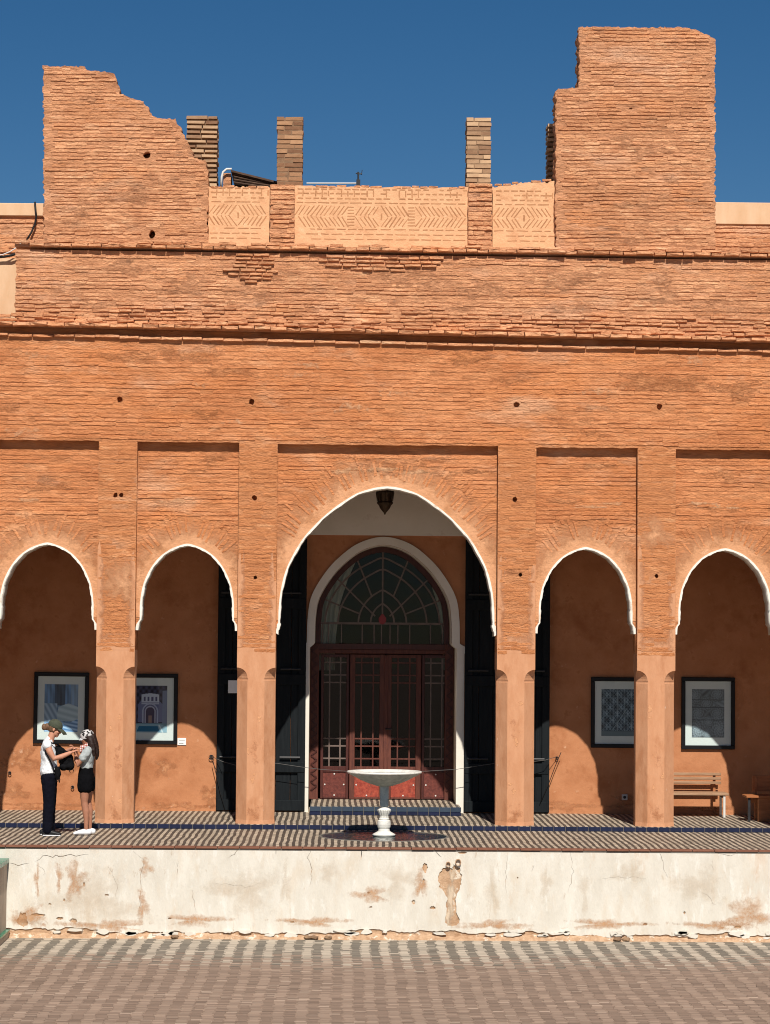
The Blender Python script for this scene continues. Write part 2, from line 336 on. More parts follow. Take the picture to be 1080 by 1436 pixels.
def poly(name, outer, holes, y0, y1, m, parent=None):
    """flat outline in XZ with holes, given thickness from y0 (front) to y1"""
    c = bpy.data.curves.new(name, 'CURVE'); c.dimensions = '2D'; c.fill_mode = 'BOTH'; c.extrude = (y1-y0)/2
    for pts in [outer]+list(holes):
        sp = c.splines.new('POLY'); sp.points.add(len(pts)-1); sp.use_cyclic_u = True
        for i, (x, z) in enumerate(pts): sp.points[i].co = (x, z, 0, 1)
    o = bpy.data.objects.new('tmp', c); COL.objects.link(o)
    dg = bpy.context.evaluated_depsgraph_get(); dg.update()
    me = bpy.data.meshes.new_from_object(o.evaluated_get(dg)); bpy.data.objects.remove(o); bpy.data.curves.remove(c)
    n = len(me.vertices); co = np.empty(n*3, 'f'); me.vertices.foreach_get('co', co); co = co.reshape(-1,3)
    co = np.stack([co[:,0], (y0+y1)/2-co[:,2], co[:,1]], 1); me.vertices.foreach_set('co', co.ravel())
    me.materials.clear(); me.update(); me.name = name
    bm = bmesh.new(); bm.from_mesh(me); bmesh.ops.remove_doubles(bm, verts=bm.verts, dist=1e-5); bmesh.ops.recalc_face_normals(bm, faces=bm.faces); bm.to_mesh(me); bm.free()
    return link(name, me, m, parent)

def fade_sheet(name, rows, y, m, parent, jit=.0):
    """thin coat of plaster; rows = list of (list of (x,z), fade)"""
    V = []; T = []; F = []; n = len(rows[0][0])
    for pts, f in rows:
        for (x, z) in pts: V.append((x, y+rnd.uniform(-jit,jit), z)); T.append(f)
    for j in range(len(rows)-1):
        for i in range(n-1): F.append((j*n+i, j*n+i+1, (j+1)*n+i+1, (j+1)*n+i))
    me = bpy.data.meshes.new(name); me.from_pydata(V, [], F); a = me.attributes.new('fade', 'FLOAT', 'POINT'); a.data.foreach_set('value', T)
    bm = bmesh.new(); bm.from_mesh(me); bmesh.ops.remove_doubles(bm, verts=bm.verts, dist=1e-5); bmesh.ops.recalc_face_normals(bm, faces=bm.faces)
    if bm.faces and sum(f.normal.y for f in bm.faces) > 0: bmesh.ops.reverse_faces(bm, faces=bm.faces)
    bm.to_mesh(me); bm.free(); return link(name, me, m, parent)
NOSMEAR = []
def fade_patch(name, cx, cz, rx, rz, y, m, parent, xlim=None, core=1.0):
    if name in ('mortar_smear', 'scuff') and any(abs(hx-cx) < rx*1.6+.08 and abs(hz-cz) < rz*1.1+.08 for hx, hz in NOSMEAR): return None
    rows = []
    for k in range(9):
        f = k/8; pts = []
        for i in range(33):
            a = 2*math.pi*i/32; q_ = 1+.35*math.sin(a*3+cx*7)+.25*math.sin(a*5+cz*11); x = cx+max(f,.001)*rx*math.cos(a)*q_
            if xlim: x = min(max(x, xlim[0]), xlim[1])
            pts.append((x, cz+max(f,.001)*rz*math.sin(a)*min(q_,1.05)))
        rows.append((pts, core*(1-f**1.5)))
    return fade_sheet(name, rows, y, m, parent)
# ---- bricks: unit variants shared by all brick objects
def unit_brick(k):
    r = np.random.default_rng(100+k)
    xs = [-.5,-.2,.18,.5]; o = []
    for x in xs: o.append((x+r.uniform(-.02,.02), -.5+r.uniform(-.04,.14)))
    for x in xs[::-1]: o.append((x+r.uniform(-.02,.02), .5-r.uniform(-.04,.14)))
    o = np.array(o); n = len(o); v = []
    for (sx, sz, y) in ((1,1,0.0), (1,1,-.78), (.96,.76,-1.0)):
        for (x, z) in o: v.append((x*sx, y+(r.uniform(-.12,.12) if y < 0 else 0), z*sz))
    f = [tuple(2*n+i for i in range(n))]
    for a in (0, 1):
        for i in range(n): f.append((a*n+i, a*n+(i+1)%n, (a+1)*n+(i+1)%n, (a+1)*n+i))
    return np.array(v), f
UB = [unit_brick(k) for k in range(14)]
UBM = {}
def brick_mesh(k, m):
    if (k, m) not in UBM:
        v, f = UB[k]; me = bpy.data.meshes.new('brick'); me.from_pydata(v.tolist(), [], f); me.materials.append(MATS[m]); me.update(); UBM[(k, m)] = me
    return UBM[(k, m)]
def lay(bricks, m, parent, limit=300, name='brick'):
    """bricks: list of (x, y, z, w, h, proud, rot). The largest ones are objects, the rest one joined part."""
    order = sorted(range(len(bricks)), key=lambda i: -bricks[i][3]*bricks[i][4])
    single = set(order[:limit]); V = []; FI = []; T = []; base = 0
    for i, (x, y, z, w, h, d, a) in enumerate(bricks):
        k = rnd.randrange(len(UB))
        if i in single:
            o = bpy.data.objects.new(name, brick_mesh(k, m)); COL.objects.link(o)
            o.matrix_basis = Matrix.Translation((x, y, z)) @ Matrix.Rotation(a, 4, 'Y') @ Matrix.Diagonal((w, d, h, 1))
            setparent(o, parent)
        else:
            v, f = UB[k]; v = v*np.array([w, d, h]); c, s_ = math.cos(a), math.sin(a)
            q = np.stack([v[:,0]*c+v[:,2]*s_+x, v[:,1]+y, -v[:,0]*s_+v[:,2]*c+z], 1)
            V.append(q); FI += [tuple(j+base for j in g) for g in f]; T += [rnd.random()]*len(v); base += len(v)
    if V:
        V = np.concatenate(V); me = bpy.data.meshes.new(name+'s'); me.from_pydata(V.tolist(), [], FI)
        at_ = me.attributes.new('tone', 'FLOAT', 'POINT'); at_.data.foreach_set('value', T); me.update()
        o = link(name+'work', me, m, parent); tag(o, kind='stuff'); return o
def courses(x0, x1, z0, z1, y, course, length, proud, keep=None, gap=.016, zf=None, skip=.03, seed=0, hvar=.2):
    """rows of bricks filling a rectangle; keep(x,z,w) says which stay"""
    r = random.Random(seed); out = []; z = z0+course/2; row = 0
    while z < z1:
        x = x0 - r.random()*length; pr = r.uniform(*proud)
        while x < x1:
            w = length*r.uniform(.62, 1.25)
            a, b = max(x, x0), min(x+w, x1)
            if b-a > .05 and r.random() > skip:
                cx = (a+b)/2; zz = z+(zf(cx) if zf else 0)+wob(cx, row*1.7, .004, 7)
                if keep is None or keep(cx, zz, b-a):
                    h = (course-gap)*r.uniform(1-hvar, 1+hvar)
                    out.append((cx, y+.004, zz+r.uniform(-.006,.006), b-a+.004*r.uniform(-1.0,1.0), h, .004+max(.001, pr+r.gauss(0,(proud[1]-proud[0])*.14)), r.uniform(-.012,.012)))
            x += w
        z += course; row += 1
    return out
def wob(x, seed, amp, f=3.0):
    return amp*(math.sin(x*f+seed)+.6*math.sin(x*f*2.7+seed*2.1)+.4*math.sin(x*f*6.1+seed*3.3))/2

# ================================================================== SETTING
TER, GRD, EDGE, BACK = -0.07, -1.29, -3.30, 2.70

# ---- courtyard floor: a sheet to the horizon, real tiles near the wall
def courtyard():
    g = mesh('courtyard_floor', [(-400,-500,GRD-.008),(400,-500,GRD-.008),(400,60,GRD-.008),(-400,60,GRD-.008)], [(0,1,2,3)], None)
    m = mat('courtyard_ground', (.30,.20,.14), .8, col2=(.38,.27,.19), scale=1.5, bump=.003); g.data.materials.append(m); tag(g, kind='structure')
    T = .125; TY = .043; x0, x1 = -7.5, 7.5; nx = int((x1-x0)/T); y1 = EDGE-.02; ny = 285
    base = np.array([(-1,-1,0),(1,-1,0),(1,1,0),(-1,1,0),(-1,-1,1),(1,-1,1),(1,1,1),(-1,1,1)], 'f')
    fc = [(4,5,6,7),(0,1,5,4),(1,2,6,5),(2,3,7,6),(3,0,4,7)]
    V = []; FA = []; C = []; near = []
    for j in range(ny):
        yc = y1-(j+.5)*TY; pb = min(1,max(0,(yc-(y1-3.4))/2.0))**1.4
        rowk = rnd.uniform(.86,1.12); jit = rnd.uniform(-.022,.022)
        for i in range(nx):
            xc = x0+(i+.5)*T+.012*math.sin(j*.06+i*.05)+jit
            if xc < -5.55 and yc < EDGE: 
                if xc < -5.62: continue
            dark = (i % 2 == 0)
            if rnd.random() < .05: dark = not dark
            v = base.copy(); g2 = rnd.uniform(.001,.004)
            v[:,0] *= T/2-g2; v[:,1] *= TY/2-g2*.5; v[:,2] *= .008
            tx, ty = rnd.gauss(0,.008), rnd.gauss(0,.016)
            v[4:,2] += v[4:,0]*tx + v[4:,1]*ty + rnd.uniform(-.002,.002)
            v += np.array((xc, yc, GRD-.006))
            border = rnd.random() < pb; k = rnd.uniform(.80,1.22)*rowk
            if border: c = (.175,.150,.118) if dark else (.43,.365,.288)
            else: c = (.240,.170,.127) if dark else (.312,.224,.168)
            if not border and rnd.random() < .03: c = (.40,.30,.23)
            c = tuple(min(1,a*k) for a in c)
            if abs(xc) < 4.4 and len(near) < 300 and 172 <= j < 178: near.append((v, c)); continue
            V.append(v); C.append(c)
    def build(name, VV, CC, kind=None):
        n = len(VV); me = bpy.data.meshes.new(name); A = np.concatenate(VV); F = [tuple(8*k+q for q in f) for k in range(n) for f in fc]
        me.from_pydata(A.tolist(), [], F); ca = me.color_attributes.new('Col', 'FLOAT_COLOR', 'POINT')
        cc = np.repeat(np.array(CC), 8, 0); cc = np.concatenate([cc, np.ones((len(cc),1))], 1); ca.data.foreach_set('color', cc.ravel())
        me.update(); o = link(name, me, 'floor_tile', g)
        if kind: tag(o, kind=kind)
    build('tiles', V, C, 'stuff')
    for v, c in near: build('tile', [v], [c])
courtyard()

t = mesh('terrace_floor', [(-9,EDGE+.16,TER),(9,EDGE+.16,TER),(9,0.2,TER),(-9,0.2,TER)], [(0,1,2,3)], 'terrace_tiles'); tag(t, kind='structure')
gf = MB().box(-9, 9, -.06, 4.2, TER-.3, 0).build('gallery_floor', 'terrace_tiles'); tag(gf, kind='structure')
def unit_tile_row(x0, x1, y0, y1, z0, z1, w, m, parent, name='tile'):
    me = None; x = x0; i = 0
    n = max(1, round((x1-x0)/w)); w = (x1-x0)/n
    mb = MB().box(-w/2+.004, w/2-.004, 0, y1-y0, 0, z1-z0, .003)
    me = bpy.data.meshes.new(name); me.from_pydata(mb.v, [], mb.f); me.materials.append(MATS[m])
    for i in range(n):
        o = bpy.data.objects.new(name, me); COL.objects.link(o)
        o.location = (x0+(i+.5)*w, y0+rnd.uniform(-.002,.002), z0+rnd.uniform(-.001,.001)); setparent(o, parent)
MB().box(-9, 9, -.072, -.061, TER-.2, -.004).build('riser_grout', 'grout', gf)
unit_tile_row(-6.6, 6.6, -.082, -.070, TER+.003, -.002, .172, 'blue_tile', gf)
ce = MB().box(-9, 9, .5, 2.75, 5.45, 5.7).build('gallery_ceiling', 'ceiling'); tag(ce, kind='structure')

# ---- terrace front wall
def terrace_wall():
    t = thing('terrace_wall', 'low cream terrace wall with cracked, stained and peeling plaster', 'wall', (0, EDGE, GRD))
    MB().box(-9, 9, EDGE+.010, EDGE+.6, GRD-.3, TER-.03).build('core', 'earth', t)
    # plaster skin with a broken lower edge, flaked holes and cracks
    top = TER-.035; out = [(-9, top), (9, top)]
    r = random.Random(5); x = 9.0
    while x > -9:
        z = GRD+.10+wob(x, 1, .045, 1.1)+wob(x, 4, .022, 5)+wob(x, 6, .012, 17)+r.uniform(-.006,.006)
        out.append((x, max(z, GRD+.03))); x -= r.uniform(.015,.05)
    out.append((-9, GRD+.17))
    holes = []
    def blob(px, py, rx, rz, n=18, jag=.35):
        c = at(px, py, EDGE); s = r.random()*9
        holes.append([(c.x+rx*math.cos(2*math.pi*k/n)*(1+jag*r.uniform(-1,1)*.7), c.z+rz*math.sin(2*math.pi*k/n)*(1+jag*r.uniform(-1,1)*.7)) for k in range(n)])
    # long flaked patch under the two spouts
    c0 = [(618,1222),(624,1216),(631,1218),(637,1213),(644,1217),(647,1228),(647,1240),(643,1250),(639,1262),(640,1275),(644,1294),(640,1299),(630,1299),(624,1294),(626,1280),(627,1262),(622,1250),(616,1243),(615,1232)]
    c1 = []
    for (xa_, ya_), (xb_, yb_) in zip(c0, c0[1:]+c0[:1]):
        for q in range(4): c1.append((xa_+(xb_-xa_)*q/4+r.gauss(0,.9), ya_+(yb_-ya_)*q/4+r.gauss(0,.7)))
    holes.append([(at(x, y, EDGE).x, at(x, y, EDGE).z) for x, y in c1])
    for b in [(596,1217,.035,.065), (594,1235,.014,.03), (607,1273,.04,.022), (580,1265,.025,.03), (648,1196,.06,.014), (32,1290,.07,.10), (53,1283,.10,.02),
              (84,1288,.05,.02), (103,1291,.05,.03), (517,1252,.02,.014), (520,1272,.02,.012), (1035,1300,.05,.02), (726,1231,.012,.01), (150,1255,.03,.012),
              (118,1240,.018,.03), (70,1268,.022,.014), (90,1262,.014,.02), (905,1296,.03,.014), (410,1293,.03,.015), (238,1288,.025,.012), (960,1280,.015,.02)]: blob(*b)
    def crack(pts, w):
        P = [at(x, y, EDGE) for x, y in pts]; L = []; Rr = []; Q = []
        for a, b in zip(P[:-1], P[1:]):
            n = max(2, int((b-a).length/.05))
            for k in range(n): q = a.lerp(b, k/n); Q.append((q.x+r.gauss(0,.010), q.z+r.gauss(0,.010)))
        n = len(Q)
        for k, (x, z) in enumerate(Q):
            a = Q[max(k-1,0)]; b = Q[min(k+1,n-1)]; d = Vector((b[0]-a[0], b[1]-a[1])).normalized(); ww = w*math.sin(math.pi*(k+.6)/(n+.2))*r.uniform(.5,1.2)+.0006
            L.append((x-d.y*ww/2, z+d.x*ww/2)); Rr.append((x+d.y*ww/2, z-d.x*ww/2))
        holes.append(L+Rr[::-1])
    crack([(13,1211),(30,1212),(46,1211)], .010); crack([(49,1209),(60,1202),(90,1201),(130,1198)], .010); crack([(52,1212),(63,1225),(59,1233)], .005)
    crack([(186,1195),(201,1204),(198,1240),(194,1296)], .006); crack([(336,1190),(330,1198),(315,1205)], .008); crack([(386,1190),(387,1205)], .009)
    crack([(437,1190),(431,1202),(437,1220),(432,1250)], .006); crack([(507,1190),(507,1212)], .009); crack([(271,1248),(276,1285)], .004)
    crack([(800,1194),(804,1222),(795,1260)], .005); crack([(712,1195),(709,1230),(712,1262)], .004); crack([(1000,1204),(998,1225)], .004)
    crack([(926,1194),(930,1215),(938,1236)], .005); crack([(612,1192),(616,1200),(622,1208)], .005); crack([(985,1250),(1010,1272)], .004); crack([(250,1206),(247,1180+60)], .004)
    crack([(1030,1199),(1001,1197)], .005); crack([(875,1193),(873,1200)], .010); crack([(748,1215),(745,1228)], .004); crack([(150,1212),(165,1240),(160,1268)], .004)
    crack([(300,1240),(345,1243),(372,1238)], .003); crack([(840,1232),(880,1229),(915,1236)], .003)
    poly('plaster', out, holes, EDGE-.008, EDGE+.013, 'terrace_plaster', t)
    for (px, py, rx, rz, m_) in ((40,1285,.35,.22,'rust_fade'),(205,1215,.12,.28,'rust_fade'),(200,1270,.10,.3,'rust_fade'),(105,1235,.18,.4,'rust_fade'),(52,1235,.05,.35,'rust_fade'),(83,1230,.06,.3,'rust_fade'),
            (520,1255,.3,.16,'rust_fade'),(590,1240,.14,.3,'rust_fade'),(275,1290,.5,.12,'rust_fade'),(440,1293,.6,.1,'rust_fade'),(850,1296,.7,.1,'rust_fade'),(1050,1285,.5,.3,'rust_fade'),(1000,1298,.6,.1,'rust_fade'),(150,1298,.8,.12,'rust_fade'),(690,1297,.7,.1,'rust_fade'),
            (765,1240,.12,.6,'pale_fade'),(885,1225,.3,.55,'pale_fade'),(460,1225,.22,.55,'pale_fade'),(345,1250,.6,.5,'pale_fade'),(130,1260,.9,.6,'pale_fade'),(985,1240,.5,.6,'pale_fade'),(560,1235,.35,.6,'pale_fade'),(690,1250,.12,.6,'pale_fade'),(820,1250,.10,.6,'pale_fade'),(400,1240,.10,.6,'pale_fade')):
        c_ = at(px, py, EDGE); fade_patch('stain', c_.x, max(c_.z, GRD+.1+rz*.2), rx, min(rz, abs(TER-.05-c_.z)), EDGE-.0088-rnd.uniform(0,.002), m_, t, None, .9)
    for (px, py, rx, rz) in ((632,1262,.06,.40),(634,1228,.05,.16),(628,1285,.06,.2)): c_ = at(px, py, EDGE); fade_patch('drip', c_.x, c_.z, rx, rz, EDGE+.0085-rnd.uniform(0,.001), 'drip_fade', t, None, 1.0)
    # crumbling fillet along the foot
    V = []; F = []; n = 420
    for i in range(n+1):
        x = -9+18*i/n; h = .05+wob(x,2,.03,2.3)+r.uniform(-.015,.015); d = .05+wob(x,3,.02,3.1)+r.uniform(-.014,.014)
        V += [(x, EDGE-.03-max(d,.01), GRD-.01), (x, EDGE-.018-max(d,.01)*.6, GRD+h*.45), (x, EDGE-.006, GRD+max(h,.03)), (x, EDGE+.014, GRD+max(h,.03)+.02)]
    for i in range(n):
        for k in range(3): a = i*4+k; F.append((a, a+4, a+5, a+1))
    mesh('fillet', V, F, 'earth', t)
    # flakes of plaster still clinging to the foot
    for k in range(46):
        x = r.uniform(-6.2,6.2); w = r.uniform(.03,.12); h = r.uniform(.012,.04); z = GRD+r.uniform(.05,.13); n = 9
        pts = [(x+w*math.cos(2*math.pi*a/n)*r.uniform(.6,1.2), z+h*math.sin(2*math.pi*a/n)*r.uniform(.6,1.2)) for a in range(n)]
        poly('plaster_flake', pts, [], EDGE-.03, EDGE+.005, 'terrace_plaster', t)
    # coping tiles
    MB().box(-9, 9, EDGE-.012, EDGE+.165, TER-.034, TER-.016).build('coping_bed', 'grout', t)
    x = -6.6
    while x < 6.6:
        w = r.uniform(.27,.31)
        if True:
            mb = MB().box(x+.003, x+w-.003, EDGE-.03+r.uniform(-.008,.01), EDGE+.158, TER-.016, TER+.006+r.uniform(-.003,.003), .004); mb.build('coping_tile', 'coping', t)
        x += w
    # drain spouts
    for px, py, rr in ((628.5,1212,.032), (642.5,1209,.040)):
        c = at(px, py, EDGE); mb = MB(); n = 16; V = []
        for (ra, y) in ((rr,EDGE-.05),(rr*.78,EDGE-.05),(rr*.78,EDGE+.008),(rr,EDGE+.008)):
            for k in range(n): V.append((c.x+ra*math.cos(2*math.pi*k/n), y, c.z+ra*math.sin(2*math.pi*k/n)*1.15))
        F = [(a*n+k, a*n+(k+1)%n, ((a+1)%4)*n+(k+1)%n, ((a+1)%4)*n+k) for a in range(4) for k in range(n)]
        mb.add(V, F); mb.build('drain_spout', 'earth', t)
        MB().tube([(c.x,EDGE+.0045,c.z),(c.x,EDGE+.0075,c.z)], rr*.8, 12).build('spout_shade_disc', 'cable', t)  # black disc stands in for the shade inside the spout
    for px, py in ((441,1309),(432,1308),(460,1312),(866,1313),(878,1312),(245,1310)):     # clods at the foot
        c = at(px, py, EDGE-.07); bm = bmesh.new(); bmesh.ops.create_icosphere(bm, subdivisions=2, radius=.045)
        for v in bm.verts: v.co = Vector((v.co.x*1.3, v.co.y, v.co.z*.7))*r.uniform(.8,1.15)+Vector((c.x, EDGE-.06, GRD+.03))
        me = bpy.data.meshes.new('rubble'); bm.to_mesh(me); bm.free(); link('rubble', me, 'mortar_dark', t)
terrace_wall()

# ---- green-tiled side wall at the left end, running towards the viewer
def side_wall():
    xr = X(11.5, 1260, EDGE); t = thing('stair_wall', 'short side wall capped with green tiles, running out from the terrace wall', 'wall', (xr-.3, EDGE-2, GRD))
    zt = Z(5, 1203, EDGE)
    MB().box(xr-.6, xr-.02, EDGE-5, EDGE-.02, GRD-.2, zt-.06).build('core', 'side_plaster', t)
    MB().box(xr-.6, xr+.02, EDGE-5, EDGE-.02, GRD-.2, GRD+.09).build('plinth', 'side_plaster', t)
    for k in range(18):
        y0 = EDGE-.03-(k+1)*.26
        MB().box(xr-.62, xr+.01, y0+.004, y0+.256, zt-.06, zt, .004).build('tile', 'green_tile', t)
        MB().box(xr-.1, xr+.035, y0+.004, y0+.256, GRD+.09, GRD+.115, .003).build('tile', 'green_tile', t)
side_wall()

# ================================================================== ARCADE FACADE
PIER = [(-6.36,-5.793), (-4.283,-3.715), (-2.205,-1.637), (1.637,2.205), (3.715,4.283), (5.793,6.36)]
BAY = [(-5.038,.755,0), (-2.96,.755,0), (0,1.637,1), (2.96,.755,0), (5.038,.755,0)]
SIDE_ARCH = [(0,0),(12,3),(25,8.5),(40,20),(52,36),(60,53),(64,69),(66,87),(66,104)]
MAIN_ARCH = [(0,0),(35,7),(61,21),(87,41),(107,61),(120,77),(133,99),(143,122),(149,148),(151.5,171),(152,190)]
def smooth_half(pts, n=40):
    """dense points along a half profile (Catmull-Rom)"""
    P = [Vector(p) for p in pts]; P = [Vector((-P[1].x, P[1].y))]+P+[P[-1]+(P[-1]-P[-2])]; out = []
    seg = max(2, n//(len(pts)-1))
    for i in range(1, len(P)-2):
        for k in range(seg):
            t = k/seg; a, b, c, d = P[i-1:i+3]
            out.append(.5*((2*b)+(c-a)*t+(2*a-5*b+4*c-d)*t*t+(3*b-a-3*c+d)*t**3))
    out.append(P[-2]); return [(p.x, p.y) for p in out]
def arch_pts(kind, shrink=0.0):
    """right half outline in metres relative to the bay centre: (x, z), apex first"""
    h = smooth_half(MAIN_ARCH if kind else SIDE_ARCH, 44); za = 5.006 if kind else 4.128
    P = [(x/94.75, za-y/94.75) for x, y in h]
    if shrink:
        q = []
        for i, p in enumerate(P):
            a = Vector(P[max(i-1,0)]); b = Vector(P[min(i+1,len(P)-1)]); t = (b-a).normalized()
            nx, nz = t.y, -t.x        # inward
            if i == 0: nx, nz = 0, -1
            sh_ = shrink*(1+.16*math.sin(i*.9)+.10*math.sin(i*2.3)); q.append((max(p[0]+nx*sh_, 0), p[1]+nz*sh_))
        P = q
    return P
ZCAP, ZPAN, ZTOP, RC = 2.55, 5.615, 8.56, .125
def zlow(x): return Z(540,471,0)-.0118*x       # lower cornice, sagging to the right
def zupp(x): return Z(540,350,0)-.0042*x
fac = thing('arcade_facade', 'tall orange brick facade with five white-edged arches on chamfered piers', 'building', (0,0.2,0))

def facade():
    XL, XR = -9.0, 9.0; xcut = X(22, 400, 0)
    BR = .19   # bracket height
    core = [(XL, ZCAP), (XL, zlow(XL)+.06), (xcut+.1, zlow(xcut)+.06), (xcut+.1, zupp(xcut)-.09), (XR, zupp(XR)-.09), (XR, ZCAP)]
    path = []
    for (c, hw, k) in reversed(BAY):
        A = arch_pts(k); lx, lz = A[-1]
        path += [(c+hw, ZCAP), (c+hw, lz-BR)] + [(c+x, z) for x, z in reversed(A)][:-1] + [(c, A[0][1])] + [(c-x, z) for x, z in A[1:]] + [(c-hw, lz-BR), (c-hw, ZCAP)]
    poly('wall', core+path, [], RC, .55, 'mortar_low', fac)
    # front layer: pilasters and everything above the sunk panels
    r = random.Random(3)
    # upper band above the groove under the lower cornice, lower part with the pilasters below it
    up = [(XL, zlow(XL)+.022), (XL, zlow(XL)+.09), (xcut, zlow(xcut)+.09)]; z = zlow(xcut)+.12
    while z < zupp(xcut)-.11: up.append((xcut+r.uniform(-.02,.02), z)); z += .04
    up += [(xcut, zupp(xcut)-.078), (XR, zupp(XR)-.078), (XR, zlow(XR)+.022)]
    poly('upper_layer', up, [], 0, RC+.03, 'mortar_up', fac)
    poly('cornice_bed', [(xcut-.02, zupp(xcut)-.034), (XR, zupp(XR)-.034), (XR, ZTOP+.005), (xcut-.02, ZTOP+.005)], [], .005, .6, 'mortar_up', fac)
    out = [(XL, ZCAP), (XL, zlow(XL)-.092), (XR, zlow(XR)-.092), (XR, ZCAP)]
    for (c, hw, k) in reversed(BAY):
        zt = lambda x: ZPAN-.005*x
        top = [(c+hw-2*hw*i/24, zt(c)+r.uniform(-.006,.006)) for i in range(25)]
        out += [(c+hw, ZCAP)] + top + [(c-hw, ZCAP)]
    holes = []
    HP = [(168,560),(353,563),(725,567),(925,570),(162,694),(170,694),(357,698),(722,700),(358,810),(730,806),(921,808)]
    for px, py in HP:
        c = at(px, py, 0); rr = .036*r.uniform(.8,1.15)
        if 560 <= py <= 571: rr = .045
        holes.append([(c.x+rr*math.cos(a*math.pi/5)*r.uniform(.75,1.2), c.z+rr*math.sin(a*math.pi/5)*r.uniform(.75,1.2)) for a in range(10)])
    poly('front_layer', out, holes, 0, RC+.03, 'mortar_low', fac)
    # piers with chamfered corners that stop in small curved notches
    for (a, b) in PIER:
        rings = []; hgt = [(0,.155),(.06,.16)]; zb = Z(360, 951, 0); H = .155
        hgt += [(zb-.035,.158),(zb-.03,.165),(zb,.165),(zb+.001,.158)] + [(zb+H*f, .158*math.sqrt(max(0,1-f*f))) for f in (.2,.4,.6,.75,.87,.95,.99)] + [(zb+H,.0015), (ZCAP,.0015)]
        V = []; F = []
        for (z, c) in hgt:
            e = .006 if z < .05 else 0
            x0, x1, y0, y1 = a-e, b+e, -e, .55
            V += [(x0+c,y0,z),(x1-c,y0,z),(x1,y0+c,z),(x1,y1-c,z),(x1-c,y1,z),(x0+c,y1,z),(x0,y1-c,z),(x0,y0+c,z)]
        for i in range(len(hgt)-1):
            for k in range(8): F.append((i*8+k, i*8+(k+1)%8, i*8+8+(k+1)%8, i*8+8+k))
        F.append(tuple((len(hgt)-1)*8+k for k in range(8)))
        mesh('pier', V, F, 'plaster_pier', fac)
        for _ in range(4): fade_patch('chip', a+.16+(b-a-.32)*r.random(), r.uniform(.15,2.0), r.uniform(.02,.05), r.uniform(.03,.09), -.0025, 'chip_fade', fac, (a+.165, b-.165), 1.0)
        fade_patch('grime', (a+b)/2, .16, .2, r.uniform(.12,.3), -.0015, 'worn_fade', fac, (a+.165, b-.165), .42); fade_patch('grime', (a+b)/2+r.uniform(-.05,.05), r.uniform(.7,1.6), .12, .35, -.0018, 'worn_fade', fac, (a+.165, b-.165), .25)
        # worn plaster over the brick of the pier head and higher up
        w = b-a; xs_ = [a+.003+(w-.006)*i/24 for i in range(25)]
        zs = Z(360, 905, 0)
        fade_sheet('plaster_skim', [([(x, ZCAP-.004+(zs+.30-ZCAP)*f) for x in xs_], max(0,1.0-1.15*f)) for f in np.linspace(0,1,9)], -.0015, 'pier_fade', fac)
        for e0, e1 in ((a+.003, a+.14), (b-.003, b-.14)): fade_sheet('plaster_skim', [([(e0+(e1-e0)*f, z) for z in np.linspace(ZCAP+.05, 3.5+r.uniform(0,.7), 24)], .9*(1-f)) for f in np.linspace(0,1,6)], -.0055, 'pier_fade', fac)
        for _ in range(3):
            cx, cz = a+w*r.uniform(.3,.7), r.uniform(3.3,4.9); fade_patch('plaster_skim', cx, cz, r.uniform(.2,.4), r.uniform(.2,.5), -.005-r.uniform(.0,.002), 'peach_fade', fac, (a+.004, b-.004), .75) if all(abs(at(hx_,hy_,0).z-cz) > .55 or not a < at(hx_,hy_,0).x < b for hx_, hy_ in HP) else None
    # white-painted arch linings with small bracket ends, plaster rings and radial bricks
    vous = []
    for (c, hw, k) in BAY:
        A = arch_pts(k); I = arch_pts(k, .029); lx, lz = A[-1]
        ob = [(lx, lz-.03), (lx+.02, lz-.06), (hw-.012, lz-.10), (hw-.001, lz-.15), (hw-.001, lz-BR)]
        ix = I[-1][0]
        ib = [(ix, lz-.035), (ix+.012, lz-.05), (ix+.03, lz-.075), (ix+.036, lz-.11), (hw-.042, lz-.13), (hw-.040, lz-BR)]
        if k: ib = [(ix, lz-.035), (ix-.012, lz-.05), (ix-.010, lz-.075), (hw-.055, lz-.10), (hw-.050, lz-.13), (hw-.035, lz-.15), (hw-.035, lz-BR-.02)]
        Ro = A+ob; Ri = I+ib
        o = [(c-x, z) for x, z in reversed(Ro)] + [(c+x, z) for x, z in Ro[1:]] + [(c+x, z) for x, z in reversed(Ri)] + [(c-x, z) for x, z in Ri[1:]]
        poly('arch_lining', o, [], RC-.014, .565, 'white_paint', fac)
        # plaster ring
        P = []; dlen = 0
        for s in (-1, 1):
            for i, (x, z) in (enumerate(reversed(A)) if s < 0 else enumerate(A)):
                P.append((s*x, z))
        base = .42 if not k else .50; rows = []
        for f in np.linspace(0,1,9):
            row = []
            for i, (x, z) in enumerate(P):
                a_, b_ = Vector(P[max(i-1,0)]), Vector(P[min(i+1,len(P)-1)]); t = (b_-a_)
                if t.length < 1e-6: t = Vector((1,0))
                t.normalize(); n = Vector((-t.y, t.x)); q = Vector((x, z))+n*base*f
                if abs(q.x) > hw-.004: q.x = math.copysign(hw-.004, q.x)
                row.append((c+q.x, q.y))
            rows.append((row, 1.15-1.25*f))
        fade_sheet('plaster_ring', rows, RC-.006, 'peach_fade', fac)
        # radial bricks outside the ring
        L = [(Vector(P[i]), Vector(P[i+1])) for i in range(len(P)-1) if (Vector(P[i])-Vector(P[i+1])).length > 1e-6]
        acc = 0; step = .062
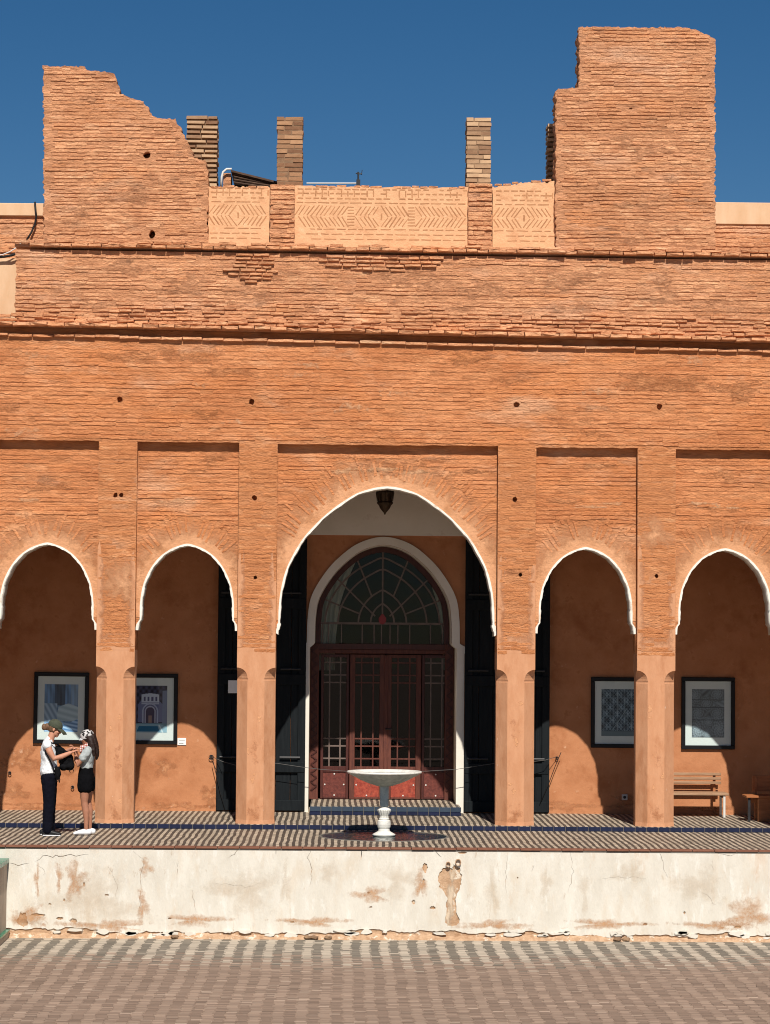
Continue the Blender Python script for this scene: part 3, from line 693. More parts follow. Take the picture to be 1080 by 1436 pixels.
        for a_, b_ in L:
            d = (b_-a_).length; t = (b_-a_)/d; n = Vector((-t.y, t.x)); s = -acc
            while s+step < d:
                s += step
                p = a_+t*s
                if n.y < .12: continue
                for (d0, ln) in ((.13+r.uniform(-.03,.05), r.uniform(.2,.27)), (.39+r.uniform(-.02,.03), r.uniform(.15,.24))):
                    if d0 > .3 and (not k): ln *= .6
                    if r.random() < (.2 if d0 < .3 else .35): continue
                    q = p+n*(d0+ln/2); e = p+n*(d0+ln)
                    if abs(e.x) > hw-.03 or e.y > ZPAN-.12 or abs(q.x) > hw-.1: continue
                    vous.append((c+q.x, RC+.004, q.y, ln, .042*r.uniform(.7,1.2), .006+r.uniform(.003,.011), math.atan2(-n.y, n.x)+r.uniform(-.06,.06)))
            acc = d-s
    lay(vous, 'brick_low', fac, 120, 'voussoir')
    # bricks
    hp = [at(x, y, 0) for x, y in HP]; NOSMEAR.extend((h.x, h.z) for h in hp)
    def nohole(x, z, w): return all(abs(z-h.z) > .07 or abs(x-h.x) > .05+w/2 for h in hp)
    B = []
    B += courses(-6.5, 6.5, ZPAN+.03, zlow(0)-.23, 0, .063, .23, (.003,.011), lambda x, z, w: nohole(x,z,w) and z < zlow(x)-.17, gap=.012, skip=.05, seed=1, zf=lambda x: wob(x,3,.008,1.5)-.004*x)
    PB = []
    for (a, b) in PIER: PB += courses(a+.01, b-.01, 2.52, ZPAN+.02, 0, .066, .26, (.0015,.007), nohole, gap=.011, skip=.25, seed=int(a*10))
    for (c, hw, k) in BAY:
        A = arch_pts(k)
        def keep(x, z, w, c=c, hw=hw, k=k, A=A):
            if abs(x-c)-w/2 < max([ax for ax, az in A if az > z-.03] or [-9]): return False
            for e in (-w/2, w/2):
                dx = abs(x+e-c)
                for (ax, az) in A:
                    if math.hypot(dx-ax, z-az) < (.40 if not k else .44): return False
            return z > A[-1][1]+.5
        B += courses(c-hw+.01, c+hw-.01, 3.4, ZPAN-.14, RC, .063, .26, (.003,.011), keep, gap=.012, skip=.06, seed=40+int(c))
    def pat(x, z):   # eroded patches of the upper band: mortar gone, bricks stand free
        q = at
        for (cx, cy, rx, rz) in ((-.1,8.35,.9,.14),(-2.05,8.25,.35,.25),(-3.4,7.55,.6,.12),(-1.6,7.4,.8,.08),(3.2,7.45,1.6,.05)):
            if ((x-cx)/rx)**2+((z-cz0(cy))/rz)**2 < 1: return True
        return False
    cz0 = lambda z: z
    up = courses(xcut+.0, 6.6, zlow(0)-.02, ZTOP-.12, 0, .058, .21, (.003,.015), lambda x, z, w: z > zlow(x)+.08 and z < zupp(x)-.105, gap=.012, skip=.05, seed=9, zf=lambda x: wob(x,5,.012,1.2)-.008*x)
    up2 = []
    for (x, y, z, w, h, d, a) in up:
        if pat(x, z): d = rnd.uniform(.035,.065); h *= .86; w *= .95
        elif z < zlow(x)+.42: d += rnd.uniform(0,.03); a *= 3
        up2.append((x, y, z, w, h, d, a))
    lay(up2, 'brick_up', fac, 130)
    lay(B, 'brick_low', fac, 110); lay(PB, 'brick_pier', fac, 60)
    # mortar smeared over the joints, pale scuffs on the sunk panels
    for _ in range(24): fade_patch('mortar_smear', r.uniform(-6,6), r.uniform(ZPAN+.12, zlow(0)-.3), r.uniform(.25,.8), r.uniform(.07,.22), -r.uniform(.007,.013), 'smear_low', fac, None, .8)
    for _ in range(22): fade_patch('mortar_smear', r.uniform(xcut+.5,6), r.uniform(zlow(0)+.3, ZTOP-.3), r.uniform(.2,.7), r.uniform(.06,.2), -r.uniform(.009,.016), 'smear_up', fac, (xcut+.03, 9), .8)
    for _ in range(14): fade_patch('scuff', r.uniform(-6,6), r.uniform(ZPAN+.1, zlow(0)-.3), r.uniform(.2,.6), r.uniform(.05,.14), -r.uniform(.010,.015), 'scuff_fade', fac, None, .6)
    for (c, hw, k) in BAY:
        for _ in range(5 if k else 3): fade_patch('scuff', c+r.uniform(-hw*.6,hw*.6), Z(541,708,0)+r.uniform(-.06,.08)+(.50 if k else 0), r.uniform(.25,.5), r.uniform(.04,.07), RC-r.uniform(.008,.012), 'scuff_fade', fac, (c-hw+.01, c+hw-.01), .8)
        for _ in range(6 if k else 3): fade_patch('mortar_smear', c+r.uniform(-hw*.8,hw*.8), r.uniform(5.2 if k else 4.7,5.42), r.uniform(.2,.5), r.uniform(.05,.10), RC-r.uniform(.006,.010), 'smear_low', fac, (c-hw+.01, c+hw-.01), .8)
    # lower cornice: a row of projecting headers, a plain course below
    rows = []
    for (dz, h, ln, pr) in ((.055,.062,.235,.165), (-.11,.045,.33,.062)):
        x = -6.7
        while x < 6.7:
            w = ln*r.uniform(.85,1.15)
            rows.append((x+w/2, .01, zlow(x+w/2)+dz+r.gauss(0,.005), w-.006, h*r.uniform(.85,1.1), pr*r.uniform(.84,1.08)+.01, r.uniform(-.015,.015))); x += w
    for (dz, h, ln, pr) in ((.125,.05,.24,.075), (.185,.05,.26,.045)):
        x = -6.7
        while x < 6.7:
            w = ln*r.uniform(.7,1.3)
            if r.random() > .22: rows.append((x+w/2, .01, zlow(x+w/2)+dz+r.gauss(0,.009), w-.012, h*r.uniform(.75,1.2), pr*r.uniform(.5,1.2)+.01, r.uniform(-.05,.05)))
            x += w
    lay(rows, 'brick_up', fac, 150, 'cornice_brick')
    rows = []
    for (dz, h, ln, pr) in ((-.01,.052,.22,.105), (.045,.045,.26,.06)):
        x = xcut-.03
        while x < 6.7:
            w = ln*r.uniform(.7,1.25)
            if r.random() > (.015 if dz < 0 else .12): rows.append((x+w/2, .01, zupp(x+w/2)+dz+r.gauss(0,.006), w-.008, h*r.uniform(.85,1.12), pr*r.uniform(.75,1.1)+.01, r.uniform(-.025,.025)))
            x += w
    lay(rows, 'brick_up', fac, 110, 'cornice_brick')
    MB().box(xcut+.02, 9, .602, 3.2, ZTOP-.08, ZTOP+.0).build('roof_deck', 'roof_earth', fac)
facade()

# ================================================================== ROOF LINE
def inpoly(x, z, P):
    c = False; n = len(P)
    for i in range(n):
        (x1, z1), (x2, z2) = P[i], P[(i+1) % n]
        if (z1 > z) != (z2 > z) and x < (x2-x1)*(z-z1)/(z2-z1)+x1: c = not c
    return c
def ragged(P, step, amp, seed, flat_below=None):
    r = random.Random(seed); out = []
    for i in range(len(P)):
        a, b = Vector(P[i]), Vector(P[(i+1) % len(P)]); n = max(1, int((b-a).length/step))
        for k in range(n):
            q = a.lerp(b, k/n); out.append((q.x+r.uniform(-amp,amp), q.y+r.uniform(-amp,amp)*.7))
    return out
def ruin(name, label, outline, y0, th, holes, seed):
    P = [(at(x, y, y0).x, at(x, y, y0).z) for x, y in outline]
    zb = ZTOP-.02
    P = [(x, max(z, zb)) for x, z in P]
    xs = [p[0] for p in P]; zs = [p[1] for p in P]
    t = thing(name, label, 'wall', ((min(xs)+max(xs))/2, y0+th/2, zb))
    r = random.Random(seed); H = []; hc = []
    for (x, y, rx, rz) in holes:
        c = at(x, y, y0); hc.append((c.x, c.z)); NOSMEAR.append((c.x, c.z)); H.append([(c.x+rx*math.copysign(1,math.cos(a*.785+.39))*r.uniform(.7,1.1), c.z+rz*math.sin(a*.785+.39)*1.1*r.uniform(.8,1.1)) for a in range(8)])
        H[-1] = [(c.x+rx*r.uniform(.8,1.1)*math.cos(a*.628), c.z+rz*r.uniform(.8,1.1)*math.sin(a*.628)) for a in range(10)]
    poly('wall_core', ragged(P, .032, .019, seed), H, y0+.004, y0+th*.5, 'mortar_up', t)
    poly('wall_back', ragged(P, .034, .022, seed+1), [], y0+th*.5, y0+th, 'mortar_up', t)
    def keep(x, z, w):
        for (hx, hz) in hc:
            if abs(z-hz) < .075 and abs(x-hx) < w/2+.05: return False
        return inpoly(x-w*.46, z, P) and inpoly(x+w*.46, z, P) and inpoly(x, z+.02, P)
    B = courses(min(xs)-.01, max(xs)+.01, zb+.02, max(zs)+.02, y0+.002, .056, .21, (.003,.013), keep, gap=.012, skip=.03, seed=seed, zf=lambda x: wob(x,seed,.012,1.6)+.004*x)
    lay(B, 'brick_up', t, 300)
    for _ in range(18):
        cx_, cz_ = r.uniform(min(xs)+.2,max(xs)-.2), r.uniform(zb+.15,max(zs)-.2); rx_, rz_ = r.uniform(.15,.5), r.uniform(.06,.18)
        if all(inpoly(cx_+a_*rx_*1.6, cz_+b_*rz_*1.1, P) for a_ in (-1,0,1) for b_ in (-1,1)): fade_patch('mortar_smear', cx_, cz_, rx_, rz_, y0-r.uniform(.006,.014), 'smear_up', t, None, .8)
    # toothed brick ends on the side faces
    return t
ruin('ruined_wall', 'broken brick wall stepping down in a ragged slope to the parapet', [(61,348),(61,92),(100,93),(118,93),(122,98),(150,101),(160,104),(165,118),(168,131),(180,136),(200,142),(207,150),(213,161),(218,165),(245,167),(252,178),(258,190),(263,200),(270,212),(272,222),(288,225),(291,235),(291,350)], .06, .6, [(206,217,.06,.055),(213,328,.05,.07)], 21)
ruin('ruined_tower', 'tall upright block of brick wall with a stepped shoulder', [(780,356),(780,128),(784,124),(813,122),(813,38),(960,38),(975,41),(990,48),(1003,55),(1003,360)], .06, .6, [(885,152,.03,.014)], 33)

mat('brick_pillar_red', (.15,.07,.038), .9, col2=(.44,.25,.135), scale=14, tone=.8, bump=.006, bscale=60)
def box_brick_mesh(k, m='brick_pillar'):
    r = random.Random(k); mb = MB().box(-.5,.5,-.5,.5,-.5,.5)
    me = bpy.data.meshes.new('brick'); me.from_pydata([(x*r.uniform(.94,1.03), y*r.uniform(.94,1.03), z*r.uniform(.86,1.05)) for x, y, z in mb.v], [], mb.f); me.materials.append(MATS[m]); return me
BBM = {m: [box_brick_mesh(k, m) for k in range(10)] for m in ('brick_pillar', 'brick_pillar_red')}
def pillar(label, px0, px1, py0, py1, y0, d, seed, course=.078, gap=.026, inset=.03, m='brick_pillar'):
    x0, x1 = X(px0,(py0+py1)/2,y0), X(px1,(py0+py1)/2,y0); z1 = Z((px0+px1)/2,py0,y0); z0 = Z((px0+px1)/2,py1,y0); z0 = min(z0, ZTOP)
    t = thing('brick_pillar', label, 'pillar', ((x0+x1)/2, y0+d/2, z0), 'bare brick pillars standing along the roof line'); r = random.Random(seed)
    MB().box(x0+inset, x1-inset, y0+inset, y0+d-inset, z0-.1, z1-.02).build('core', 'mortar_dark', t)
    n = int((z1-z0)/course); course = (z1-z0)/n
    for i in range(n):
        zc = z0+(i+.5)*course; f = r.uniform(.35,.65) if i % 2 else r.choice((.3,.7,.5))
        for (a, b) in ((0,f),(f,1)):
            for (ya, yb) in ((0,.5),(.5,1)):
                xa, xb = x0+(x1-x0)*a+.004, x0+(x1-x0)*b-.004
                o = bpy.data.objects.new('brick', BBM[m][r.randrange(10)]); COL.objects.link(o); j = r.uniform(-.008,.008)
                o.matrix_basis = Matrix.Translation(((xa+xb)/2+j, y0+d*(ya+yb)/2+r.uniform(-.008,.008), zc)) @ Matrix.Rotation(r.uniform(-.015,.015),4,'Y') @ Matrix.Diagonal((xb-xa, d*(yb-ya)-.006, course-gap*r.uniform(.7,1.2), 1)); setparent(o, t)
    return t
pillar('brick pillar with open joints right behind the sloping ruined wall', 261, 305, 161, 258, .85, .45, 1, .073, .034, .06)
pillar('brown brick pillar in front of the dark sloping shed roof', 388, 425, 163, 262, .42, .40, 2, .070, .016, .012, 'brick_pillar_red')
pillar('pale mottled brick pillar standing alone against the sky', 654, 689, 164, 262, .42, .38, 3, .070, .018, .014)
pillar('narrow brick pillar half hidden by the tall ruined block', 768, 800, 172, 248, .85, .40, 4, .073, .034, .06)

def parapet(label, px0, px1, pyt, pyb, seed, cx, bars=(), rough=False):
    y0 = .2; xa, xb = X(px0,300,y0), X(px1,300,y0); r = random.Random(seed)
    zt = Z((px0+px1)/2, pyt, y0); t = thing('parapet', label, 'parapet', ((xa+xb)/2, y0+.12, ZTOP-.02), 'pale parapets with brick patterns')
    top = []
    n = 40
    for i in range(n+1):
        x = xb+(xa-xb)*i/n; z = zt+r.uniform(-.012,.012)
        if rough: z += .10*(1-i/n)+wob(x,2,.02,9)-.04
        top.append((x, z))
    poly('panel', [(xa, ZTOP-.03), (xb, ZTOP-.03)]+top, [], y0, y0+.3, 'cream_parapet', t)
    B = []
    s = 1/94.5
    def stroke(x, y, ln, th, ang=0, pr=.004):
        c = at(x, y, y0); B.append((c.x, y0+.002, c.z, ln*s*r.uniform(.85,1.1), th*s, pr, ang+r.uniform(-.05,.05)))
    ys = lambda x, y: y+(x-535)*.010
    # rows of short bricks along the top
    for (yy, ln) in ((265,11),(271,9),(278,11)):
        x = px0+3
        while x < px1-5:
            if r.random() > .12: stroke(x+ln/2, ys(x,yy+1), ln*r.uniform(.6,.9), 2.4)
            if yy == 271 and r.random() < .55: stroke(x+ln, ys(x,272), 9, 2.0, math.pi/2)
            x += ln
    x = px0+2
    while x < px1-8:
        ln = r.uniform(10,22); stroke(x+ln/2, ys(x,285), ln*.85, 1.7); x += ln
    # chevrons meeting in a lozenge at cx
    px = px0+5
    while px < px1-3:
        if all(abs(px-b) > 7 for b in bars):
            left = px < cx
            if abs(px-cx) > 3:
                stroke(px, ys(px,296), 18*r.uniform(.8,1.1), 1.8*r.uniform(.7,1.2), -.95 if left else .95); stroke(px, ys(px,311.5), 18*r.uniform(.8,1.1), 1.8*r.uniform(.7,1.2), .95 if left else -.95)
        px += 6.0*r.uniform(.9,1.1)
    for b in bars:
        for k in range(7): stroke(b, ys(b,291+k*4.2), 10, 1.7)
    stroke(cx, ys(cx,304), 9, 2.4, math.pi/2)
    for yy in (322,329,336):
        x = px0+2-r.random()*5
        while x < px1-6:
            ln = r.uniform(9,22)
            if x > px0: stroke(x+ln/2, ys(x,yy), ln*.8, 1.7)
            x += ln
    B = [b for b in B if xa+b[3]*.5*abs(math.cos(b[6])) < b[0] < xb-b[3]*.5*abs(math.cos(b[6]))]
    lay(B, 'brick_inlay', t, 300)
    # worn brick edge on top
    x = xa+.02; E = []
    while x < xb-.1:
        w = r.uniform(.1,.2)
        if r.random() > .2: E.append((x+w/2, y0+.03, zt-.005+r.uniform(-.01,.012)+((.10*((x-xa)/(xb-xa))-.02) if rough else 0), w*.9, .035, .035, r.uniform(-.04,.04)))
        x += w
    lay(E, 'brick_up', t, 60, 'edge_brick')
parapet('short cream parapet with brick lozenge pattern beside the broken sloping wall', 292, 378, 262, 344, 1, 334)
parapet('long cream parapet with brick chevrons and two ladder bars', 413, 657, 262, 346, 2, 535, (492, 577))
parapet('short cream parapet with crumbling top beside the tall ruined block', 691, 779, 258, 350, 3, 735, (), True)
def stub(label, px0, px1, pyt, seed):
    y0 = .10; xa, xb = X(px0,300,y0), X(px1,300,y0); zt = Z((px0+px1)/2, pyt, y0)
    t = thing('parapet_pier', label, 'pier', ((xa+xb)/2, y0+.15, ZTOP-.02), 'brick piers between the parapets')
    poly('core', ragged([(xa,ZTOP-.02),(xb,ZTOP-.02),(xb,zt),(xa,zt)], .04, .01, seed), [], y0+.004, y0+.32, 'mortar_up', t)
    lay(courses(xa, xb, ZTOP, zt+.01, y0, .072, .2, (.005,.024), None, seed=seed, skip=.06, gap=.014, zf=lambda x: wob(x,seed,.008,4)), 'brick_up', t, 120)
stub('stubby brick pier below the brown brick pillar', 379, 413, 259, 5)
stub('stubby brick pier below the pale mottled brick pillar', 657, 690, 260, 6)

def end_parapets():
    y0 = .55
    xa, xb = X(1003,320,y0), 9.0; z1, z2 = Z(1040,284,y0), Z(1040,315,y0)
    t = thing('end_parapet', 'pale plastered parapet above rough brick, past the tall ruined block', 'parapet', (xa+1, y0+.2, ZTOP-.02))
    MB().box(xa-.5, xb, y0-.02, y0+.3, z2, z1, .01).build('plaster_cap', 'light_plaster', t)
    MB().box(xa-.5, xb, y0+.02, y0+.28, ZTOP-.02, z2).build('wall', 'mortar_up', t)
    lay(courses(xa-.3, 6.8, ZTOP, z2-.01, y0+.02, .072, .24, (.004,.02), None, seed=3, skip=.06), 'brick_up', t, 60)
    # left: set-back wall, rough brick below a pale strip, plaster below the cornice
    xa, xb = -9.0, X(62,320,y0); z1, z2, z3 = Z(30,285,y0), Z(30,303,y0), Z(30,362,y0)
    t = thing('set_back_wall', 'set-back wall with pale top strip and hanging cables beside the broken sloping wall', 'wall', (-6, y0+.2, 7.0))
    MB().box(xa, xb+.4, y0-.02, y0+.3, z2, z1, .01).build('plaster_cap', 'light_plaster', t)
    MB().box(xa, xb+.4, y0+.03, y0+.28, z3, z2).build('wall', 'mortar_up', t)
    MB().box(xa, X(24,400,y0)+.3, y0+.01, y0+.3, 6.9, z3).build('plaster', 'light_plaster', t)
    lay(courses(xa+2.2, xb+.05, z3, z2-.01, y0+.03, .075, .22, (.004,.03), None, seed=4, skip=.12), 'brick_up', t, 80)
    # cables
    def cable(name, label, pts, r_, m):
        o = MB().tube([at(x, y, yy) for x, y, yy in pts], r_, 6).build(name, m, None, True); tag(o, label, 'cable')
    cable('cable', 'black cable hanging down the set-back wall beside the broken sloping wall', [(49,283,.50),(50,295,.50),(51,304,.50),(49,314,.50),(44,326,.50),(37,337,.47)], .016, 'cable')
    cable('cable', 'thick black cable running sideways off the end of the cornice', [(-20,362,.48),(5,360,.48),(16,358,.46),(25,355,.46),(30,349,.5)], .020, 'cable')
    cable('cable', 'pale cable sagging from the end of the cornice', [(-20,361,.45),(4,357,.45),(14,353,.45),(22,348,.45),(30,340,.5)], .009, 'cable_white')
    # shed roof, bent pipe, aerial
    y1 = 1.1; t = thing('shed_roof', 'dark brown sloping corrugated shed roof on the rooftop', 'roof', at(350,262,y1)+Vector((0,.4,0)))
    a, b = at(324,238,y1), at(400,257,y1); mb = MB(); n = 12
    for k in range(n):
        yy = y1+k*.12; mb = MB(); zz = .018*(k % 2)
        mb.add([(a.x,yy,a.z+zz),(b.x,yy,b.z+zz),(b.x,yy+.13,b.z+zz),(a.x,yy+.13,a.z+zz),(a.x,yy,a.z-.03+zz),(b.x,yy,b.z-.03+zz),(b.x,yy+.13,b.z-.03+zz),(a.x,yy+.13,a.z-.03+zz)], [(0,1,2,3),(7,6,5,4),(0,4,5,1),(1,5,6,2),(2,6,7,3),(3,7,4,0)]).build('roof_sheet', 'roof_brown', t)
    for k in range(4):
        dz = -.05-.045*k; mb = MB(); mb.add([(a.x+.04,y1+.03+.01*k,a.z+dz),(b.x,y1+.03+.01*k,b.z+dz*.45),(b.x,y1+.09,b.z+dz*.45-.03),(a.x+.04,y1+.09,a.z+dz-.03),], [(0,1,2,3)])
        MB().tube([(a.x+.04,y1+.05,a.z+dz),(b.x,y1+.05,b.z+dz*.5)], .016, 6).build('batten', 'roof_brown', t)
    MB().box(at(313,262,y1).x, a.x, y1-.02, y1+.5, ZTOP, at(320,243,y1).z).build('gable_wall', 'mortar_up', t)
    MB().box(a.x, b.x+.3, y1+.2, y1+1.2, ZTOP, b.z-.03).build('wall', 'roof_brown', t)
    o = MB().tube([at(x,y,1.0) for x, y in ((310,262),(311,248),(313,241),(318,237),(325,237))], .018, 8).build('vent_pipe', 'cable_white', None, True); tag(o, 'bent white pipe at the upper end of the shed roof', 'pipe')
    o = MB().tube([at(430,257,.8), at(500,257,.8)], .012, 6).build('roof_pipe', 'cable_white'); tag(o, 'thin straight pipe along the rooftop beside the aerial', 'pipe')
    c = at(502.5,262,.8); t = thing('roof_aerial', 'small dark aerial standing on the rooftop above the long parapet', 'aerial', c)
    MB().tube([c, at(502.5,241,.8)], .014, 6).build('mast', 'iron', t)
    MB().tube([at(499,243,.8), at(508,244,.8)], .010, 6).build('arm', 'iron', t)
    MB().tube([at(508,238,.8), at(507,245,.8)], .006, 5).build('rod', 'iron', t)
    MB().box(c.x-.03, c.x+.03, .77, .83, c.z, at(502,252,.8).z).build('base', 'iron', t)
end_parapets()

# ================================================================== GALLERY BACK WALL
bw = thing('gallery_wall', 'orange plastered rear wall of the gallery with a white arched door surround', 'wall', (0, BACK, 0))
DOORA = [(0,0),(30.5,8),(55,26),(73,46),(90,75),(95,103),(96,140)]
S3 = 1/88.4
def door_half(shrink=0.0):
    za = Z(541,764,BACK); P = [(x*S3, za-y*S3) for x, y in smooth_half(DOORA, 36)]
    if shrink:
        q = []
        for i, p in enumerate(P):
            a = Vector(P[max(i-1,0)]); b = Vector(P[min(i+1,len(P)-1)]); t = (b-a).normalized(); nx, nz = (t.y, -t.x) if i else (0,-1)
            q.append((max(p[0]+nx*shrink,0), p[1]+nz*shrink))
        P = q
    return P
def back_wall():
    A = door_half(); zb = Z(541,902,BACK); A = [p for p in A if p[1] > zb]+[(A[-1][0], zb)]
    hw = 1.175; zband = Z(541,751,BACK)
    op = [(hw, 0), (hw, zb-.06), (A[-1][0], zb)] + list(reversed(A))[1:-1] + [(0, A[0][1])] + [(-x, z) for x, z in A[1:]] + [(-hw, zb-.06), (-hw, 0)]
    poly('wall', [(-9,0),(-9,5.5),(9,5.5),(9,0)]+op, [], BACK, BACK+.25, 'plaster_wall', bw)
    MB().box(-9, 9, BACK-.03, BACK+.02, zband, 5.5).build('upper_band', 'white_band', bw)
    # surround: flat white band round the arch, brackets, jamb strips, deep white reveal
    O = [(x, z) for x, z in door_half(-.125)]; O = [p for p in O if p[1] > zb]+[(O[-1][0], zb)]
    O2 = O+[(O[-1][0]+.03, zb-.02), (1.305, zb-.05), (1.31, zb-.12), (1.285, zb-.16), (1.285, .0)]
    I2 = A[:]+[(A[-1][0]+.02, zb-.03), (1.165, zb-.08), (1.165, 0)]
    o = [(-x, z) for x, z in reversed(O2)]+O2[1:]+list(reversed(I2))+[(-x, z) for x, z in I2[1:]]
    poly('door_surround', o, [], BACK-.045, BACK+.10, 'white_band', bw)
    I3 = [(x+.012, z+.012) for x, z in A]+[(1.18, zb-.08), (1.18, 0)]; I4 = [(x-.0, z) for x, z in A]+[(A[-1][0]+.02, zb-.03), (1.165, zb-.08), (1.165, 0)]
    o = [(-x-.03, z+.03) for x, z in reversed(I3)]+[(x+.03, z+.03) for x, z in I3[1:]]+list(reversed(I4))+[(-x, z) for x, z in I4[1:]]
    poly('door_reveal', o, [], BACK+.101, 3.72, 'white_band', bw)
    for (px, py, rx, rz) in ((30,1065,.4,.3),(85,1075,.35,.25),(20,1110,.3,.2),(60,1130,.9,.12),(250,1130,.7,.12),(295,1115,.2,.35),(790,1130,.5,.14),(1000,1135,.5,.12),(230,1075,.2,.2),(880,1125,.3,.15)):
        c_ = at(px, py, BACK); fade_patch('worn_patch', c_.x, c_.z, rx, min(rz, max(c_.z-.01,.08)), BACK-.001-rnd.uniform(0,.0015), 'worn_fade', bw, None, .75)
    for s in (-1, 1):
        MB().box(s*9-.1, s*9+.1, .55, BACK, 0, 5.45).build('end_wall', 'plaster_wall', bw)
        # short cross walls of the last bays beyond the frame
back_wall()

# dark door leaves folded back against the wall
def leaf(label, px0, px1):
    yf = BACK-.09; x0, x1 = X(px0,950,yf), X(px1,950,yf); z1 = Z(541,752,yf)
    t = thing('folded_door', label, 'door', ((x0+x1)/2, BACK-.05, 0), 'dark door leaves folded back beside the entrance')
    n = 6; w = (x1-x0)/n
    for i in range(n): MB().box(x0+i*w+.003, x0+(i+1)*w-.003, yf+.02, BACK-.004, .02, z1-.04, .006).build('board', 'wood_dark', t)
    for a, b in ((x0, x0+.12), (x1-.12, x1), ((x0+x1)/2-.05, (x0+x1)/2+.05)): MB().box(a, b, yf-.02, yf+.019, .015, z1-.04, .008).build('stile', 'wood_dark', t)
    for z in (.02, .62, 2.0, 3.2, z1-.22): MB().box(x0+.01, x1-.01, yf-.03, yf+.018, z, z+.17, .008).build('rail', 'wood_dark', t)
    for z in (.86, 2.25, 3.45):
        for xx in (x0+.05, x1-.4): MB().tube([(xx,yf-.035,z),(xx+.32,yf-.035,z)], .018, 8).build('bolt', 'iron', t)
leaf('dark blue-grey door leaf folded back between the gateway picture and the entrance', 305, 429)
leaf('dark blue-grey door leaf folded back between the entrance and the lattice picture', 652, 771)

# ================================================================== ENTRANCE STEP + DOOR
def step():
    y0 = 1.98; t = thing('door_step', 'blue-tiled step in front of the red entrance door', 'step', (0, 3.0, 0))
    xa, xb = X(434,1138,y0), X(647,1138,y0); z1 = Z(541,1131.5,y0); zm = Z(541,1138.5,y0)
    MB().box(xa+.01, xb-.01, y0+.014, 3.95, 0, z1-.004).build('core', 'grout', t)
    unit_tile_row(xa, xb, y0, y0+.02, .003, zm-.002, .17, 'blue_tile', t)
    unit_tile_row(xa, xb, y0-.004, y0+.016, zm+.002, z1-.002, .17, 'steel_blue_tile', t)
    MB().box(xa+.02, xb-.02, y0+.02, 3.94, z1-.003, z1).build('tread', 'terrace_tiles', t)
    return z1
ZS = step()
YD = 3.74
def entrance():
    t = thing('entrance_door', 'red-brown panelled entrance door with grilles under a fanlight', 'door', (0, YD, ZS))
    dx = lambda px, py=990: X(px, py, YD); dz = lambda py, px=541: Z(px, py, YD)
    # carved jambs
    for s in (-1, 1):
        xa, xb = s*1.02, s*1.165; lo, hi = min(xa,xb), max(xa,xb)
        j = MB().box(lo, hi, YD-.10, YD+.05, ZS, dz(903), .006).build('carved_jamb', 'wood_red_worn', t)
        z = ZS+.15; k = 0
        while z < dz(912):
            c = (lo+hi)/2; w = .045; mb = MB()
            mb.bar((c-w, z), (c+w, z+.07), .022, YD-.118, YD-.098).bar((c+w, z+.07), (c-w, z+.14), .022, YD-.118, YD-.098)
            mb.build('carving', 'wood_red', j); z += .14
    # frame around fanlight: follows the arch
    A = door_half(.0); sc = 1.035; zc = dz(905)
    zb = dz(906); zfan = dz(905)
    O = [(x*.995, z+.02) for x, z in A if z > zb]; O.append((O[-1][0], zb)); I = [(x, z) for x, z in door_half(.085) if z > zb]; I.append((I[-1][0], zb))
    poly('fanlight_frame', [(-x, z) for x, z in reversed(O)]+O[1:]+list(reversed(I))+[(-x, z) for x, z in I[1:]], [], YD-.06, YD+.06, 'wood_red', t)
    xf = 1.03
    MB().box(-xf, xf, YD-.07, YD+.07, dz(911), dz(903), .006).build('transom', 'wood_red', t)
    MB().box(-xf, xf, YD-.05, YD+.07, dz(917), dz(911)-.001, .006).build('door_head', 'wood_red_worn', t)
    # fanlight bars
    c = Vector((0, dz(874))); s = 1/86.0
    fan = MB().box(-xf+.02, xf-.02, YD-.02, YD+.02, dz(876), dz(873)).build('fanlight_bar', 'muntin', t)
    ib = [p for p in door_half(.085)]
    def half(w, h): return [(w*s*x_, h*s*z_) for x_, z_ in ((0,1),(.22,.925),(.5,.78),(.74,.58),(.9,.36),(.98,.16),(1,0))]
    for (w, h) in ((80,91),(62,75),(33.6,46),(16.5,27)):
        H = smooth_half([(x_, -z_) for x_, z_ in half(w,h)], 24); H = [(x_, -z_) for x_, z_ in H]
        pts = [(c.x-x_, c.y+z_) for x_, z_ in reversed(H)]+[(c.x+x_, c.y+z_) for x_, z_ in H[1:]]
        MB().ribbon(pts, .027, YD-.022, YD+.018).build('fanlight_ring', 'muntin', t)
    def ray(a, r0, r1):
        p = (c.x+r0*s*math.cos(a), c.y+r0*s*math.sin(a)); q = (c.x+r1*s*math.cos(a), c.y+r1*s*math.sin(a))
        MB().bar(p, q, .025, YD-.018, YD+.02).build('fanlight_ray', 'muntin', t)
    for d in (22, 158): ray(R(d), 33, 92)
    for d in (44, 136): ray(R(d), 14, 92)
    for d in (68, 112): ray(R(d), 40, 74); ray(R(d), 74, 98)
    ray(R(90), 10, 103)
    for px in (452.4,460.6,479,508,524.7,535,547,558,574.6,603.6,620.5,629.6):
        x = dx(px, 890); MB().bar((x, dz(904)), (x, dz(875)), .018, YD-.02, YD+.02).build('fanlight_bar', 'muntin', t)
    n = 14; x0 = c.x+.0; mb = MB()
    V = [(x0+.062*math.sin(2*math.pi*k/n)*(1 if math.cos(2*math.pi*k/n) < .3 else .7), c.y+.065-.085*math.cos(2*math.pi*k/n+math.pi), ) for k in range(n)]
    poly('red_drop', V, [], YD-.03, YD-.005, 'red_glass', t)
    # fanlight glass
    G = [(x, z) for x, z in door_half(.08) if z > zb]; G.append((G[-1][0], zb))
    GP = [(-x, YD+.03, z) for x, z in reversed(G)]+[(x, YD+.03, z) for x, z in G[1:]]; mesh('fanlight_pane', GP, [tuple(range(len(GP)))], 'fan_glass', t)
